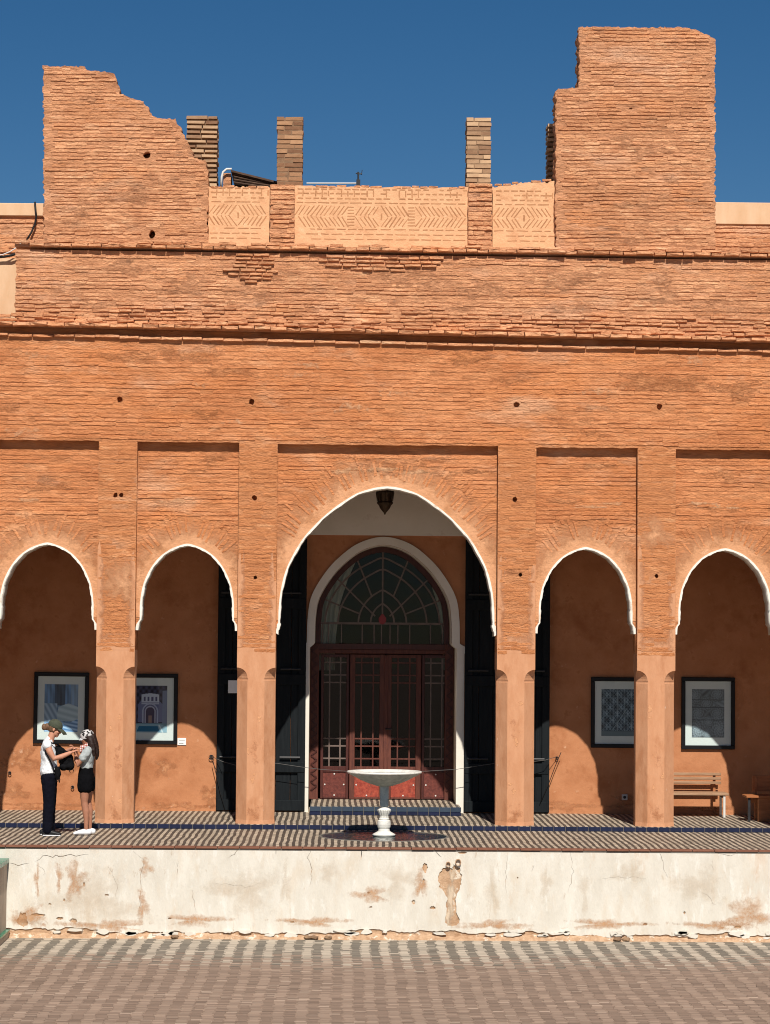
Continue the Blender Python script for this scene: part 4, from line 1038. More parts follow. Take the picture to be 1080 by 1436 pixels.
    # leaves
    LV = [(450,489.5,0,1),(490.5,539.5,1,0),(541.5,590.5,1,0),(591.5,632,0,1)]
    zt = dz(918); zg0 = dz(1075); zp0, zp1 = dz(1118), dz(1083); zbt = ZS+.01
    for i, (a, b, mid, outer) in enumerate(LV):
        xa, xb = dx(a), dx(b); st = .045 if outer else .085
        wd = 'wood_red' if outer else 'wood_red_worn'; yo = YD-(.03 if mid else 0)
        L = MB().box(xa, xa+st, yo-.03, yo+.03, zbt, zt, .004).box(xb-st, xb, yo-.03, yo+.03, zbt, zt, .004).box(xa+st, xb-st, yo-.029, yo+.029, zbt, zp0, .004).box(xa+st, xb-st, yo-.029, yo+.029, zp1, zg0, .004).box(xa+st, xb-st, yo-.029, yo+.029, zt-.05, zt-.001, .004).build('door_leaf', wd, t)
        MB().box(xa+st-.003, xb-st+.003, yo-.012, yo+.012, zp0-.002, zp1+.002, .004).build('panel', 'panel_dark' if outer else 'panel_red', L)
        cxm, czm = (xa+xb)/2, (zp0+zp1)/2; w2 = (xb-xa)/2-st-.03; h2 = (zp1-zp0)/2-.03
        for (ux, uz) in ((0,1),(0,-1),(1,0),(-1,0)):
            p = (cxm+ux*w2, yo-.02, czm+uz*h2); MB().tube([p, (p[0],yo-.013,p[2])], .013, 8).build('stud', 'plastic_white', L)
        gx0, gx1, gz0, gz1 = xa+st, xb-st, zg0, zt-.05
        mm = 'muntin' if outer else 'wood_red_worn'
        for f in (.26,.74): x = gx0+(gx1-gx0)*f; MB().box(x-.011, x+.011, yo-.018, yo+.014, gz0, gz1).build('muntin', mm, L)
        for py in (929.5,947,957.6,1036,1046.5,1064):
            z = dz(py); MB().box(gx0, gx1, yo-.016, yo+.016, z-.011, z+.011).build('muntin', mm, L)
        mesh('pane', [(gx0-.002,yo+.02,gz0-.002),(gx1+.002,yo+.02,gz0-.002),(gx1+.002,yo+.02,gz1+.002),(gx0-.002,yo+.02,gz1+.002)], [(0,1,2,3)], 'window_glass', L)
    hx = dx(541)
    MB().box(hx-.03, hx+.03, YD-.075, YD-.061, zbt, zt-.01, .005).build('meeting_strip', 'wood_red_worn', t)
    z = dz(1022); MB().tube([(hx,YD-.075,z),(hx,YD-.12,z),(hx+.10,YD-.12,z)], .011, 8).build('handle', 'iron', t)
    # bottom rail and lock
    z = dz(1050)
    # room behind with curtains
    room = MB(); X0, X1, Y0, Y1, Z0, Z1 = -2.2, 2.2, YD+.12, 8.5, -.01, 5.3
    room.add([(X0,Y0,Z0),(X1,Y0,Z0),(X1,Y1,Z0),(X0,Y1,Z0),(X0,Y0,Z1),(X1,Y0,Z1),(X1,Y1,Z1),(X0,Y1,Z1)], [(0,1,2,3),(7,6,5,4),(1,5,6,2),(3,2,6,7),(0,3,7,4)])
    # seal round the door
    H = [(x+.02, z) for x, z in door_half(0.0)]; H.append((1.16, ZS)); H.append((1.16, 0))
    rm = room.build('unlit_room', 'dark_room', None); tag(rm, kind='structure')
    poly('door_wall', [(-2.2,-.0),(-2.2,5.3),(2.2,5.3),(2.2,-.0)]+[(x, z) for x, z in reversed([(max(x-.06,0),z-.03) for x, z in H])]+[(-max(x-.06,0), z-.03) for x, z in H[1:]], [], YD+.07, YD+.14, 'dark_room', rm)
    for s, pts in ((-1, [(505,775),(488,812),(476,850),(470,905)]), (1, [(585,775),(602,810),(614,850),(621,900)])):
        yc = YD+.35; V = []; F = []; n = 26; m = 24
        for i in range(m+1):
            f = i/m; py = 770+f*170
            xe = np.interp(py, [p[1] for p in pts], [p[0] for p in pts]); xo = 440 if s < 0 else 644
            for k in range(n+1):
                u = k/n; q = at(xo+(xe-xo)*u, py, yc); V.append((q.x, yc+.04*math.sin(u*34+f*2)+.02*math.sin(u*71), q.z))
        for i in range(m):
            for k in range(n): a = i*(n+1)+k; F.append((a, a+1, a+n+2, a+n+1))
        o = mesh('curtain', V, F, 'curtain', None, True); tag(o, 'pale curtain behind the fanlight, on the side towards the '+('gateway picture' if s < 0 else 'lattice picture'), 'curtain', 'curtains behind the fanlight')
entrance()

# ================================================================== OBJECTS
def fountain():
    c = atz(538.5, 1173, TER); c.z = TER; S = F_PX/(c.y+38); u = 1/S
    t = thing('fountain', 'white marble bowl fountain on a baluster in a round pool', 'fountain', c)
    zz = lambda py: Z(538.5, py, c.y)-TER
    # bowl
    zr, zb = zz(1082.5), zz(1102)
    prof = [(.06,zb-.01),(.11,zb),(.22,zb+.035),(.34,zb+.085),(.43,zb+.135),(.485,zr-.035),(.500,zr-.022),(.525,zr-.018),(.535,zr-.004),(.528,zr+.012),(.49,zr+.012),(.45,zr-.03),(.33,zr-.09),(.18,zr-.12),(.02,zr-.13)]
    b = MB().lathe(prof[:7], c, 96, (2,5,22,.045)).build('bowl', 'shaded_bowl_marble', t, True)
    MB().lathe(prof[6:], c, 96).build('bowl_rim', 'marble', t, True)
    MB().lathe([(.455,zr-.022),(.02,zr-.021)], c, 48).build('bowl_water', 'water', t)
    # square-ish grey shaft
    z1 = zz(1131); w = .062
    MB().box(c.x-w, c.x+w, c.y-w, c.y+w, TER+z1, TER+zb+.005, .014).build('shaft', 'grey_marble', t)
    # white baluster
    P = [(.10,.0),(.16,.012),(.165,.03),(.13,.05),(.085,.075),(.078,zz(1162)),(.092,zz(1160)),(.098,zz(1156)),(.092,zz(1151)),(.070,zz(1149.6)),(.074,zz(1148.8)),(.074,zz(1147.6)),(.060,zz(1146.8)),(.062,zz(1144)),(.086,zz(1139)),(.098,zz(1136)),(.092,zz(1134.5)),(.055,zz(1131)),(.03,zz(1129.5))]
    P = [(.10,-.12)]+P
    MB().lathe(P, c, 60, (13,16,14,.10)).build('baluster', 'marble', t, False)
    # pool set flush in the floor: rim ring, water
    n = 64; ro, ri = .93, .90; V = []; F = []
    for (r_, z_) in ((ro,TER-.02),(ro,TER+.003),(ro-.01,TER+.008),(ri,TER+.008),(ri-.01,TER+.005),(ri-.01,TER-.02)):
        for k in range(n): a = 2*math.pi*k/n; V.append((c.x+r_*math.cos(a), c.y+r_*math.sin(a), z_))
    for i in range(5):
        for k in range(n): F.append((i*n+k, i*n+(k+1)%n, i*n+n+(k+1)%n, i*n+n+k))
    mesh('pool_rim', V, F, 'grout', t, True)
    V = [(c.x+(ri-.005)*math.cos(2*math.pi*k/n), c.y+(ri-.005)*math.sin(2*math.pi*k/n), TER+.0055) for k in range(n)]
    mesh('pool_water', V, [tuple(range(n))], 'water', t)
fountain()

# ---- framed photographs
def clampc(a): return np.clip(a, 0, 1)
def pr_folds(U, V):
    """blue picture: tall dark shapes above, pale folded cloth below"""
    C = np.zeros(U.shape+(3,)); base = .10+.06*np.sin(U*26+np.sin(V*7)*2)+.05*np.sin(U*61)
    C[...] = np.array((.08,.16,.30)); C *= (.55+base[...,None]*3.5)
    top = V > .55; C[top & (U > .30) & (U < .62)] *= .28
    C[top & (U > .78)] = C[top & (U > .78)]*.7+np.array((.14,.17,.2))*.6
    shade = (V < .60-.25*np.abs(U-.72)) & (U > .42-.35*(.5-V).clip(0,.3)) & (V > .22)
    f = .5+.5*np.sin(V*48+U*9); C[shade] = np.stack([.20+.10*f, .27+.10*f, .33+.10*f], -1)[shade]
    low = V < .24+.05*np.sin(U*7); f = .5+.5*np.sin(V*80+U*11); C[low] = np.stack([.05+.22*f, .13+.27*f, .28+.3*f], -1)[low]
    lf = (U < .38) & (V < .6) & (V > .2); f = .5+.5*np.sin((U+V*.8)*40); C[lf] = np.stack([.10+.13*f, .16+.15*f, .25+.16*f], -1)[lf]
    return C
def pr_gate(U, V):
    """blue picture: pale gatehouse with a horseshoe doorway, a blue car in front"""
    C = np.zeros(U.shape+(3,)); C[...] = np.array((.035,.035,.07)); C *= (.7+.5*np.sin(U*37)[...,None]*np.sin(V*41)[...,None])
    def rect(a, b, c, d, col): C[(U > a) & (U < b) & (V > c) & (V < d)] = col
    rect(.86,1,.18,.9,(.12,.14,.22)); rect(0,.10,.18,.8,(.05,.06,.13))
    g = (U > .14) & (U < .86) & (V > .22) & (V < .60+.18*(1-((U-.5)/.36)**2).clip(0,1)); C[g] = (.10,.11,.20)
    g = (U > .24) & (U < .76) & (V > .60) & (V < .84-.10*np.abs(U-.5)); C[g] = (.34,.36,.44)
    for k in range(4): rect(.30+k*.115,.36+k*.115,.67,.76,(.06,.06,.12))
    rect(.24,.76,.62,.645,(.18,.19,.28))
    for (r, col) in ((.24,(.26,.28,.38)),(.20,(.08,.08,.15)),(.165,(.28,.28,.36)),(.13,(.05,.04,.07))):
        d = ((U-.5)/r)**2+((V-.44)/(r*.78))**2; g = ((d < 1) & (V > .44)) | ((np.abs(U-.5) < r) & (V <= .44) & (V > .20)); C[g] = col
    rect(.45,.55,.20,.36,(.20,.13,.12))
    g = (V < .20); C[g] = (.10,.17,.22)
    g = (V < .19-.25*np.abs(U-.45).clip(.28,1)+.07); C[g] = (.16,.26,.33)
    g = (V < .135) & (V > .02) & (np.abs(U-.45) < .36-V*.6); C[g] = (.01,.09,.18)
    g = (V < .16) & (np.abs(U-.88+V*.7) < .02); C[g] = (.35,.42,.47)
    return C
def pr_lattice(U, V):
    """grey-blue picture: interlaced diagonal lattice, a ledge at the foot"""
    a = (U*.75+V)*13; b = (U*.75-V)*13
    w = lambda t: np.abs((t % 1)-.5)
    l = (w(a) < .10) | (w(b) < .10) | (w(a*2+.3*np.sin(b*6.28)) < .10)
    C = np.zeros(U.shape+(3,)); C[...] = (.035,.055,.075); C[l] = (.17,.22,.27); k = w(a*.5+b*.5) < .06; C[k] = (.22,.27,.31)
    C *= (.75+.4*np.sin(U*19+V*5)[...,None]*np.sin(V*23)[...,None]); d = np.abs(V-.05-(U-.25)*1.1) < .010; C[d & (V < .6)] = (.2,.25,.29)
    C[V < .11] = (.10,.13,.15); C[(V < .115) & (V > .10)] = (.03,.04,.05)
    return C
def pr_pots(U, V):
    """grey-blue picture: rows of round woven baskets on shelves"""
    C = np.zeros(U.shape+(3,)); C[...] = (.13,.16,.19); C *= (.7+.45*np.sin(U*13+3*np.sin(V*9))[...,None]*np.sin(V*33+2*np.sin(U*8))[...,None])
    for (cx, cz, r) in ((.08,.86,.22),(.78,.90,.22),(.45,.70,.20),(.18,.50,.22),(.78,.50,.22),(.15,.17,.24),(.82,.18,.26),(.5,.33,.16),(.47,.10,.14)):
        d = np.sqrt(((U-cx)/r)**2+((V-cz)/(r*.78))**2); g = d < 1; an = np.arctan2(V-cz, U-cx); f = .5+.5*np.sin(d*17+an*3)*np.sin(an*9)
        sh = (.07+.12*f)*(1.15-.5*d); C[g] = np.stack([sh*.9, sh*1.1, sh*1.3], -1)[g]
    for z in (.78,.62,.36): C[np.abs(V-z) < .008] = (.03,.04,.05)
    g = (V < .42) & (U > .05); C[g] *= 1.25
    return C
def picture(label, px0, px1, py0, py1, fn, tilt=0.0, group=None):
    yb = BACK; yf = BACK-.05; x0, x1 = X(px0,(py0+py1)/2,yf), X(px1,(py0+py1)/2,yf); z1, z0 = Z((px0+px1)/2,py0,yf), Z((px0+px1)/2,py1,yf)
    cx, cz = (x0+x1)/2, (z0+z1)/2; w, h = (x1-x0)/2, (z1-z0)/2
    t = thing('framed_picture', label, 'picture', (cx, yb-.02, z0), 'framed photographs on the gallery wall')
    fw = .062; ob = []
    mk = lambda a, b, c, d, y0, y1, bv=.006: MB().box(cx+a, cx+b, y0, y1, cz+c, cz+d, bv)
    for (a, b, c, d) in ((-w,w,h-fw,h),(-w,w,-h,-h+fw),(-w,-w+fw,-h+fw,h-fw),(w-fw,w,-h+fw,h-fw)): ob.append(mk(a,b,c,d,yf,yb-.004).build('frame_side', 'frame_black', t))
    ob.append(mk(-w+fw-.002,w-fw+.002,-h+fw-.002,h-fw+.002,yf+.028,yb-.006,0).build('mount', 'mat_board', t))
    pw, ph = w-fw-.105, h-fw-.125; nx, nz = 90, 120
    gx, gz = np.meshgrid(np.linspace(0,1,nx+1), np.linspace(0,1,nz+1)); C = clampc(fn(gx, gz)*1.7)
    V = np.stack([cx-pw+gx*2*pw, np.full(gx.shape, yf+.0255), cz-ph+gz*2*ph], -1).reshape(-1,3)
    F = [(j*(nx+1)+i, j*(nx+1)+i+1, (j+1)*(nx+1)+i+1, (j+1)*(nx+1)+i) for j in range(nz) for i in range(nx)]
    me = bpy.data.meshes.new('print'); me.from_pydata(V.tolist(), [], F); ca = me.color_attributes.new('Col','FLOAT_COLOR','POINT')
    ca.data.foreach_set('color', np.concatenate([C.reshape(-1,3), np.ones((len(V),1))],1).ravel()); me.update(); ob.append(link('print', me, 'print', t))
    ob.append(mesh('pane', [(cx-w+fw-.001,yf+.012,cz-h+fw-.001),(cx+w-fw+.001,yf+.012,cz-h+fw-.001),(cx+w-fw+.001,yf+.012,cz+h-fw+.001),(cx-w+fw-.001,yf+.012,cz+h-fw+.001)], [(0,1,2,3)], 'glass', t))
    if tilt:
        Mx = Matrix.Translation((cx,0,cz)) @ Matrix.Rotation(tilt,4,'Y') @ Matrix.Translation((-cx,0,-cz))
        for o in ob: o.data.transform(Mx)
picture('black-framed blue picture of tall shapes above pale folds, behind the woman in the cap', 47, 124, 943, 1043, pr_folds, .006)
picture('black-framed blue picture of a pale arched gateway, beside a small white label', 172, 249, 945, 1044, pr_gate)
picture('black-framed grey-blue picture of a fine diagonal lattice', 829, 907, 950, 1049, pr_lattice)
picture('black-framed grey-blue picture of rows of round shapes, above the slatted bench', 956, 1031, 950, 1051, pr_pots)

def plate(name, label, cat, px0, px1, py0, py1, y, m, lines=0):
    x0, x1 = X(px0,py0,y), X(px1,py0,y); z1, z0 = Z(px0,py0,y), Z(px0,py1,y)
    t = thing(name, label, cat, ((x0+x1)/2, y+.006, z0))
    MB().box(x0, x1, y, y+.012, z0, z1, .002).build('card', m, t)
    for k in range(lines):
        zl = z1-(z1-z0)*(.3+.45*k/max(1,lines-1)); MB().box(x0+.02, x1-.02-.02*(k % 2), y-.0012, y, zl-.003, zl+.003).build('text_line', 'iron', t)
plate('wall_label', 'small white label card beside the gateway picture', 'label', 249, 261, 1035, 1045, BACK-.014, 'paper', 2)
plate('door_notice', 'pale notice fixed to the dark folded door leaf', 'sign', 320, 333, 954, 972, BACK-.145, 'paper', 0)
def socket(label, px, py, w=.045):
    c = at(px, py, BACK); t = thing('wall_socket', label, 'socket', c)
    MB().box(c.x-w, c.x+w, BACK-.016, BACK-.001, c.z-w, c.z+w, .004).build('plate', 'plastic_white', t)
    n = 12; MB().tube([(c.x,BACK-.020,c.z),(c.x,BACK-.0155,c.z)], w*.55, n).build('outlet', 'iron', t)
socket('square electric socket low on the wall below the lattice picture', 876, 1118)
def hook(label, px, py, r=.035):
    c = at(px, py, BACK); t = thing('wall_hook', label, 'hook', c)
    MB().tube([(c.x,BACK-.001,c.z),(c.x,BACK-.03,c.z)], r*.6, 10).build('rose', 'iron', t)
    MB().tube([(c.x+r*math.cos(a*math.pi/6), BACK-.04, c.z-.01+r*math.sin(a*math.pi/6)) for a in range(12)], .007, 6, True).build('ring', 'iron', t, True)
hook('iron ring on the wall beside the dark leaf with the notice', 296.5, 1061)
hook('small iron ring on the wall beside the dark leaf near the lattice picture', 781, 1062, .02)
hook('small dark fitting low on the wall between the woman and the girl', 102, 1103, .022)
hook('small dark fitting low on the wall behind the woman', 14, 1083, .022)
def rope():
    pts = [(297,1061,2.64),(312,1068,2.4),(330,1073,2.35),(388,1070.5,2.35),(425,1076,2.35),(450,1079,2.35),(490,1082,2.35),(541,1084,2.35),(590,1082,2.35),(640,1079,2.35),(665,1075,2.35),(697,1070,2.35),(740,1069,2.35),(765,1066,2.4),(781,1061,2.64)]
    P = [at(*p) for p in pts]; o = MB().tube(P, .0045, 6).build('barrier_rope', 'rope', None, True); tag(o, 'thin grey rope slung across the entrance between two wall rings', 'rope')
    for lab, pts in (('thin cable trailing from the iron ring down the dark leaf with the notice', ((298,1064),(303,1085),(309,1112),(316,1138))), ('thin cable trailing down the dark leaf near the lattice picture', ((787,1055),(779,1074),(770,1098),(757,1128)))):
        o = MB().tube([at(x,y,2.56) for x, y in pts], .006, 5).build('electric_cable', 'cable', None, True); tag(o, lab, 'cable')
rope()

def lantern():
    yl = 1.5; c = at(540, 700, yl); t = thing('hanging_lantern', 'dark metal lantern hanging in the central arch', 'lantern', (c.x, yl, 5.4))
    zz = lambda py: Z(540,py,yl)
    MB().tube([(c.x,yl,5.45),(c.x,yl,zz(676))], .008, 6).build('chain', 'bronze', t)
    b = MB().lathe([(.03,zz(676)),(.10,zz(682)),(.135,zz(688)),(.14,zz(691)),(.13,zz(692.5)),(.115,zz(700)),(.108,zz(703)),(.125,zz(704)),(.125,zz(706)),(.095,zz(709)),(.075,zz(713)),(.045,zz(716.5)),(.02,zz(719)),(.006,zz(722))], (c.x,yl,0), 16).build('body', 'bronze', t)
    for k in range(8):
        a = 2*math.pi*k/8; MB().tube([(c.x+.137*math.cos(a),yl+.137*math.sin(a),zz(691)),(c.x+.118*math.cos(a),yl+.118*math.sin(a),zz(703))], .007, 5).build('rib', 'bronze', t)
lantern()

def slat_bench():
    yb = 2.5; x1 = X(1011,1090,yb); x0 = x1-1.35; yf = 1.98
    t = thing('slatted_bench', 'wooden slatted bench with pale legs below the picture of round shapes', 'bench', ((x0+x1)/2, 2.2, 0))
    zz = lambda py: Z(980, py, yb)
    for k, py in enumerate((1085.5,1091.5,1097.5)): z = zz(py); MB().box(x0, x1, yb-.02+.012*k*-1, yb+.012-.012*k, z-.022, z+.022, .005).build('slat', 'bench_wood', t)
    zs = Z(980, 1114, yf)
    for k in range(5): y = yf+.1*k; MB().box(x0, x1+.05, y, y+.085, zs-.018, zs+.018, .005).build('slat', 'bench_wood', t)
    for xx in (x1-.10, x0+.12):
        MB().box(xx-.02, xx+.02, yb+.0+.016, yb+.05, zs-.15, zz(1083), .004).build('back_support', 'bench_brown', t)
    for xx in (x1+.01, x0+.02):
        for yy in (yf+.02, yf+.40): MB().box(xx-.045, xx-.01, yy, yy+.035, 0, zs-.019, .004).build('leg', 'plastic_white', t)
        MB().box(xx-.044, xx-.011, yf+.055, yf+.40, zs-.06, zs-.02, .003).build('seat_rail', 'iron', t)
slat_bench()
def side_bench():
    y0 = 1.15; x0 = X(1047,1110,y0); t = thing('wooden_bench', 'plain brown wooden bench with broad panel legs, standing in the shade', 'bench', (x0+.5, y0+.4, 0))
    zz = lambda py: Z(1060, py, y0); zs = zz(1116)
    MB().box(x0, x0+1.3, y0+.0, y0+.42, zs-.035, zs, .006).build('seat', 'bench_brown', t)
    MB().box(x0+.16, x0+1.3, y0+.44, y0+.48, zz(1112), zz(1090), .006).build('backrest', 'bench_brown', t)
    for xx in (x0+.18, x0+1.0):
        MB().box(xx, xx+.20, y0+.03, y0+.07, 0, zs-.036, .005).build('leg', 'bench_brown', t)
        MB().box(xx, xx+.05, y0+.35, y0+.40, 0, zs-.036, .005).build('leg', 'bench_brown', t)
        MB().box(xx+.01, xx+.05, y0+.421, y0+.439, zs-.2, zz(1092), .003).build('back_post', 'bench_brown', t)
    MB().box(x0+.03, x0+.07, y0+.04, y0+.08, 0, zs-.036, .004).build('leg', 'iron', t)
    MB().box(x0+.05, x0+1.25, y0+.19, y0+.23, zs-.12, zs-.037, .004).build('seat_rail', 'bench_brown', t)
side_bench()

# ================================================================== PEOPLE
def loft(bm, pts, n=14, lateral=Vector((0,1,0))):
    """closed tube through (x,y,z,ra,rb): ra along the lateral axis, rb across it"""
    P = [Vector(p[:3]) for p in pts]; rings = []
    def frame(i):
        t = (P[min(i+1,len(P)-1)]-P[max(i-1,0)]).normalized(); s = lateral-t*lateral.dot(t)
        if s.length < .2: s = Vector((1,0,0))-t*t.x
        s.normalize(); return t, s, t.cross(s)
    seq = []
    t, s, b = frame(0); ra, rb = pts[0][3:5]; m = min(ra, rb)
    for f, g in ((.85,.5),(.5,.85)): seq.append((P[0]-t*m*f, s, b, ra*g, rb*g))
    for i, p in enumerate(pts): t, s, b = frame(i); seq.append((P[i], s, b, p[3], p[4]))
    t, s, b = frame(len(P)-1); ra, rb = pts[-1][3:5]; m = min(ra, rb)
    for f, g in ((.5,.85),(.85,.5)): seq.append((P[-1]+t*m*f, s, b, ra*g, rb*g))
    for (c, s, b, ra, rb) in seq: rings.append([bm.verts.new(c+s*(ra*math.cos(2*math.pi*k/n))+b*(rb*math.sin(2*math.pi*k/n))) for k in range(n)])
    for a, c in zip(rings[:-1], rings[1:]):
        for k in range(n): bm.faces.new((a[k], a[(k+1)%n], c[(k+1)%n], c[k]))
    bm.faces.new(rings[0][::-1]); bm.faces.new(rings[-1])
def ellipsoid(bm, c, r, rot=0.0, sub=3):
    d = bmesh.ops.create_icosphere(bm, subdivisions=sub, radius=1.0); Rm = Matrix.Rotation(rot, 3, 'Y')
    for v in d['verts']: v.co = Rm @ Vector((v.co.x*r[0], v.co.y*r[1], v.co.z*r[2])) + Vector(c)
def fuse(name, bm, m, parent, Mx, voxel=.008, smooth=4, noise=0.0, seed=0):
    bmesh.ops.recalc_face_normals(bm, faces=bm.faces)
    me = bpy.data.meshes.new('tmp'); bm.to_mesh(me); bm.free(); o = bpy.data.objects.new('tmp', me); COL.objects.link(o)
    md = o.modifiers.new('r', 'REMESH'); md.mode = 'VOXEL'; md.voxel_size = voxel
    sm = o.modifiers.new('s', 'SMOOTH'); sm.factor = .5; sm.iterations = smooth
    if noise:
        tx = bpy.data.textures.new('folds', 'CLOUDS'); tx.noise_scale = .055; tx.noise_depth = 2
        dp = o.modifiers.new('d', 'DISPLACE'); dp.texture = tx; dp.strength = noise; dp.mid_level = .5
    dg = bpy.context.evaluated_depsgraph_get(); dg.update()
    m2 = bpy.data.meshes.new_from_object(o.evaluated_get(dg)); bpy.data.objects.remove(o); bpy.data.meshes.remove(me)
    m2.materials.clear(); m2.name = name; m2.transform(Mx); return link(name, m2, m, parent, True)
def hand(bm, w, d, up, sz=1.0, curl=.5, side=1):
    """palm and five bent fingers starting at wrist w, pointing along d"""
    d = Vector(d).normalized(); up = Vector(up); up = (up-d*up.dot(d)).normalized(); s = d.cross(up)*side; w = Vector(w)
    loft(bm, [(*(w-d*.02),.020*sz,.018*sz), (*(w+d*.03*sz),.036*sz,.015*sz), (*(w+d*.075*sz),.038*sz,.014*sz)], 10, s)
    for k, (off, ln) in enumerate(((-.030,.058),(-.010,.070),(.010,.066),(.030,.052))):
        b = w+d*.075*sz+s*off*sz; p1 = b+(d*.85-up*.35*curl)*ln*.45*sz; p2 = p1+(d*.55-up*1.0*curl)*ln*.35*sz; p3 = p2+(d*.2-up*1.2*curl)*ln*.25*sz
        loft(bm, [(*b,.0088*sz,.0088*sz),(*p1,.0082*sz,.0082*sz),(*p2,.0075*sz,.0075*sz),(*p3,.0066*sz,.0066*sz)], 8)
    b = w+d*.02*sz-s*.028*sz; p1 = b+(d*.6-s*.8)*.035*sz; p2 = p1+(d*.9-s*.1-up*.4)*.032*sz
    loft(bm, [(*b,.012*sz,.012*sz),(*p1,.010*sz,.010*sz),(*p2,.0085*sz,.0085*sz)], 8)
def head(bm, c, k=1.0, pitch=0.0):
    """head in profile towards +x: skull, jaw, nose, lips, brow, ears"""
    c = Vector(c); Rm = Matrix.Rotation(pitch, 3, 'Y'); T = lambda x, y, z: c+Rm@Vector((x*k, y*k, z*k))
    def el(p, r): ellipsoid(bm, T(*p), [a*k for a in r], pitch, 2)
    el((-.012,0,.030),(.095,.075,.088)); el((.032,0,-.035),(.058,.058,.075)); el((.060,0,-.085),(.026,.030,.024))
    el((.062,0,.012),(.028,.052,.030)); el((.092,0,-.020),(.017,.013,.022)); el((.084,0,.004),(.010,.010,.028)); el((.078,0,-.058),(.013,.024,.008)); el((.078,0,-.068),(.012,.021,.008))
    for s in (-1, 1): el((-.005,.074*s,-.012),(.018,.010,.030)); el((.052,.040*s,-.025),(.030,.020,.024))
    return T

def woman():
    c = atz(67, 1172, TER); c.z = TER; k = 1.0
    Mx = Matrix.Translation(c)
    t = thing('person', 'woman in olive cap, white sleeveless top and dark trousers, reaching towards the girl', 'person', c)
    bm = bmesh.new()
    hc = (.080,0,1.505); T = head(bm, hc, .98, R(22))
    loft(bm, [(.0,0,1.27,.075,.06),(.020,0,1.36,.054,.052),(.045,0,1.44,.050,.050)])
    loft(bm, [(.005,0,.80,.155,.10),(.01,0,.92,.14,.095),(.0,0,1.02,.13,.09),(-.005,0,1.15,.15,.10),(-.01,0,1.27,.16,.085),(-.005,0,1.325,.10,.06)])
    for s in (-1, 1):
        loft(bm, [(.005,.085*s,.82,.085,.085),(.02,.085*s,.62,.072,.075),(.03,.08*s,.47,.052,.054),(.01,.08*s,.32,.05,.052),(.0,.08*s,.10,.036,.036)])
    # near arm (towards the viewer) and far arm, both reaching forward
    loft(bm, [(-.01,-.165,1.285,.052,.052),(.035,-.195,1.19,.045,.047),(.095,-.20,1.095,.038,.04),(.20,-.165,1.125,.037,.037),(.315,-.115,1.175,.024,.026)])
    hand(bm, (.315,-.115,1.175), (.9,.25,.35), (.1,0,1), 1.0, .5, 1)
    loft(bm, [(-.01,.165,1.285,.05,.05),(.06,.185,1.18,.043,.045),(.13,.17,1.12,.037,.038),(.23,.10,1.18,.035,.035),(.315,.04,1.225,.024,.026)])
    hand(bm, (.315,.04,1.225), (.92,-.15,.12), (.1,0,1), 1.0, .6, -1)
    fuse('body', bm, 'skin_a', t, Mx, .0065, 2)
    # white sleeveless top, loose, longer behind
    bm = bmesh.new()
    loft(bm, [(.0,0,.90,.165,.125),(.005,0,.96,.16,.12),(.0,0,1.04,.15,.108),(-.005,0,1.15,.165,.115),(-.012,0,1.26,.17,.098),(-.012,0,1.315,.145,.072),(-.002,0,1.345,.075,.060)], 20)
    for s in (-1,1): loft(bm, [(-.012,.10*s,1.31,.06,.06),(-.012,.155*s,1.290,.062,.066),(-.004,.180*s,1.268,.060,.064)])
    fuse('top', bm, 'shirt_white', t, Mx, .010, 5, .022)
    bm = bmesh.new()
    loft(bm, [(.005,0,.80,.168,.118),(.008,0,.88,.16,.112),(.005,0,.955,.15,.104)], 18)
    for s, f in ((-1,.0),(1,.02)):
        loft(bm, [(.006,.086*s,.82,.092,.108),(.018,.086*s,.64,.085,.094),(.022,.082*s,.47,.075,.083),(.010,.08*s,.30,.072,.078),(.004+f,.08*s,.085,.07,.074)], 16)
    fuse('trousers', bm, 'trousers', t, Mx, .010, 4, .016)
    for s, f in ((-1,.03),(1,-.02)):
        bm = bmesh.new(); loft(bm, [(-.075+f,.08*s,.045,.038,.042),(.0+f,.08*s,.05,.042,.048),(.08+f,.08*s,.04,.045,.036),(.15+f,.08*s,.028,.040,.024)], 14); sh = fuse('shoe', bm, 'shoe_black', t, Mx, .007, 3)
        bm = bmesh.new(); loft(bm, [(-.085+f,.08*s,.012,.038,.011),(.02+f,.08*s,.012,.044,.011),(.155+f,.08*s,.012,.040,.011)], 12); fuse('sole', bm, 'shoe_white', sh, Mx, .006, 1)
        MB().tube([(.0+f,.08*s-.046,.075),(.02+f,.08*s-.047,.05),(.05+f,.08*s-.045,.065)], .007, 6)
    # hair, bun, cap
    bm = bmesh.new(); ellipsoid(bm, T(-.028,0,.012), (.086,.079,.082)); ellipsoid(bm, T(-.115,0,-.012), (.045,.05,.05)); ellipsoid(bm, T(-.155,0,-.035), (.035,.042,.05)); fuse('hair', bm, 'hair_brown', t, Mx, .007, 2, .014)
    bm = bmesh.new(); d = bmesh.ops.create_icosphere(bm, subdivisions=3, radius=1)
    Rm = Matrix.Rotation(R(22), 3, 'Y'); cc = T(-.012,0,.045)
    for v in d['verts']:
        z = max(v.co.z, -.12); v.co = Rm@Vector((v.co.x*.108, v.co.y*.088, z*.092 if z > 0 else z*.25))+cc
    cap = fuse('cap', bm, 'cap_olive', t, Mx, .006, 1)
    V = []; F = []; n = 12
    for j, (dx, dz) in enumerate(((.070,.030),(.115,.022),(.160,.004),(.190,-.018))):
        for i in range(n+1):
            a = (i/n-.5)*2; w = (.086,.080,.062,.030)[j]; q = T(dx-.045*a*a*(1 if j else .5), a*w, dz+.012-.022*a*a); V.append(q)
    for j in range(3):
        for i in range(n): a = j*(n+1)+i; F.append((a, a+1, a+n+2, a+n+1))
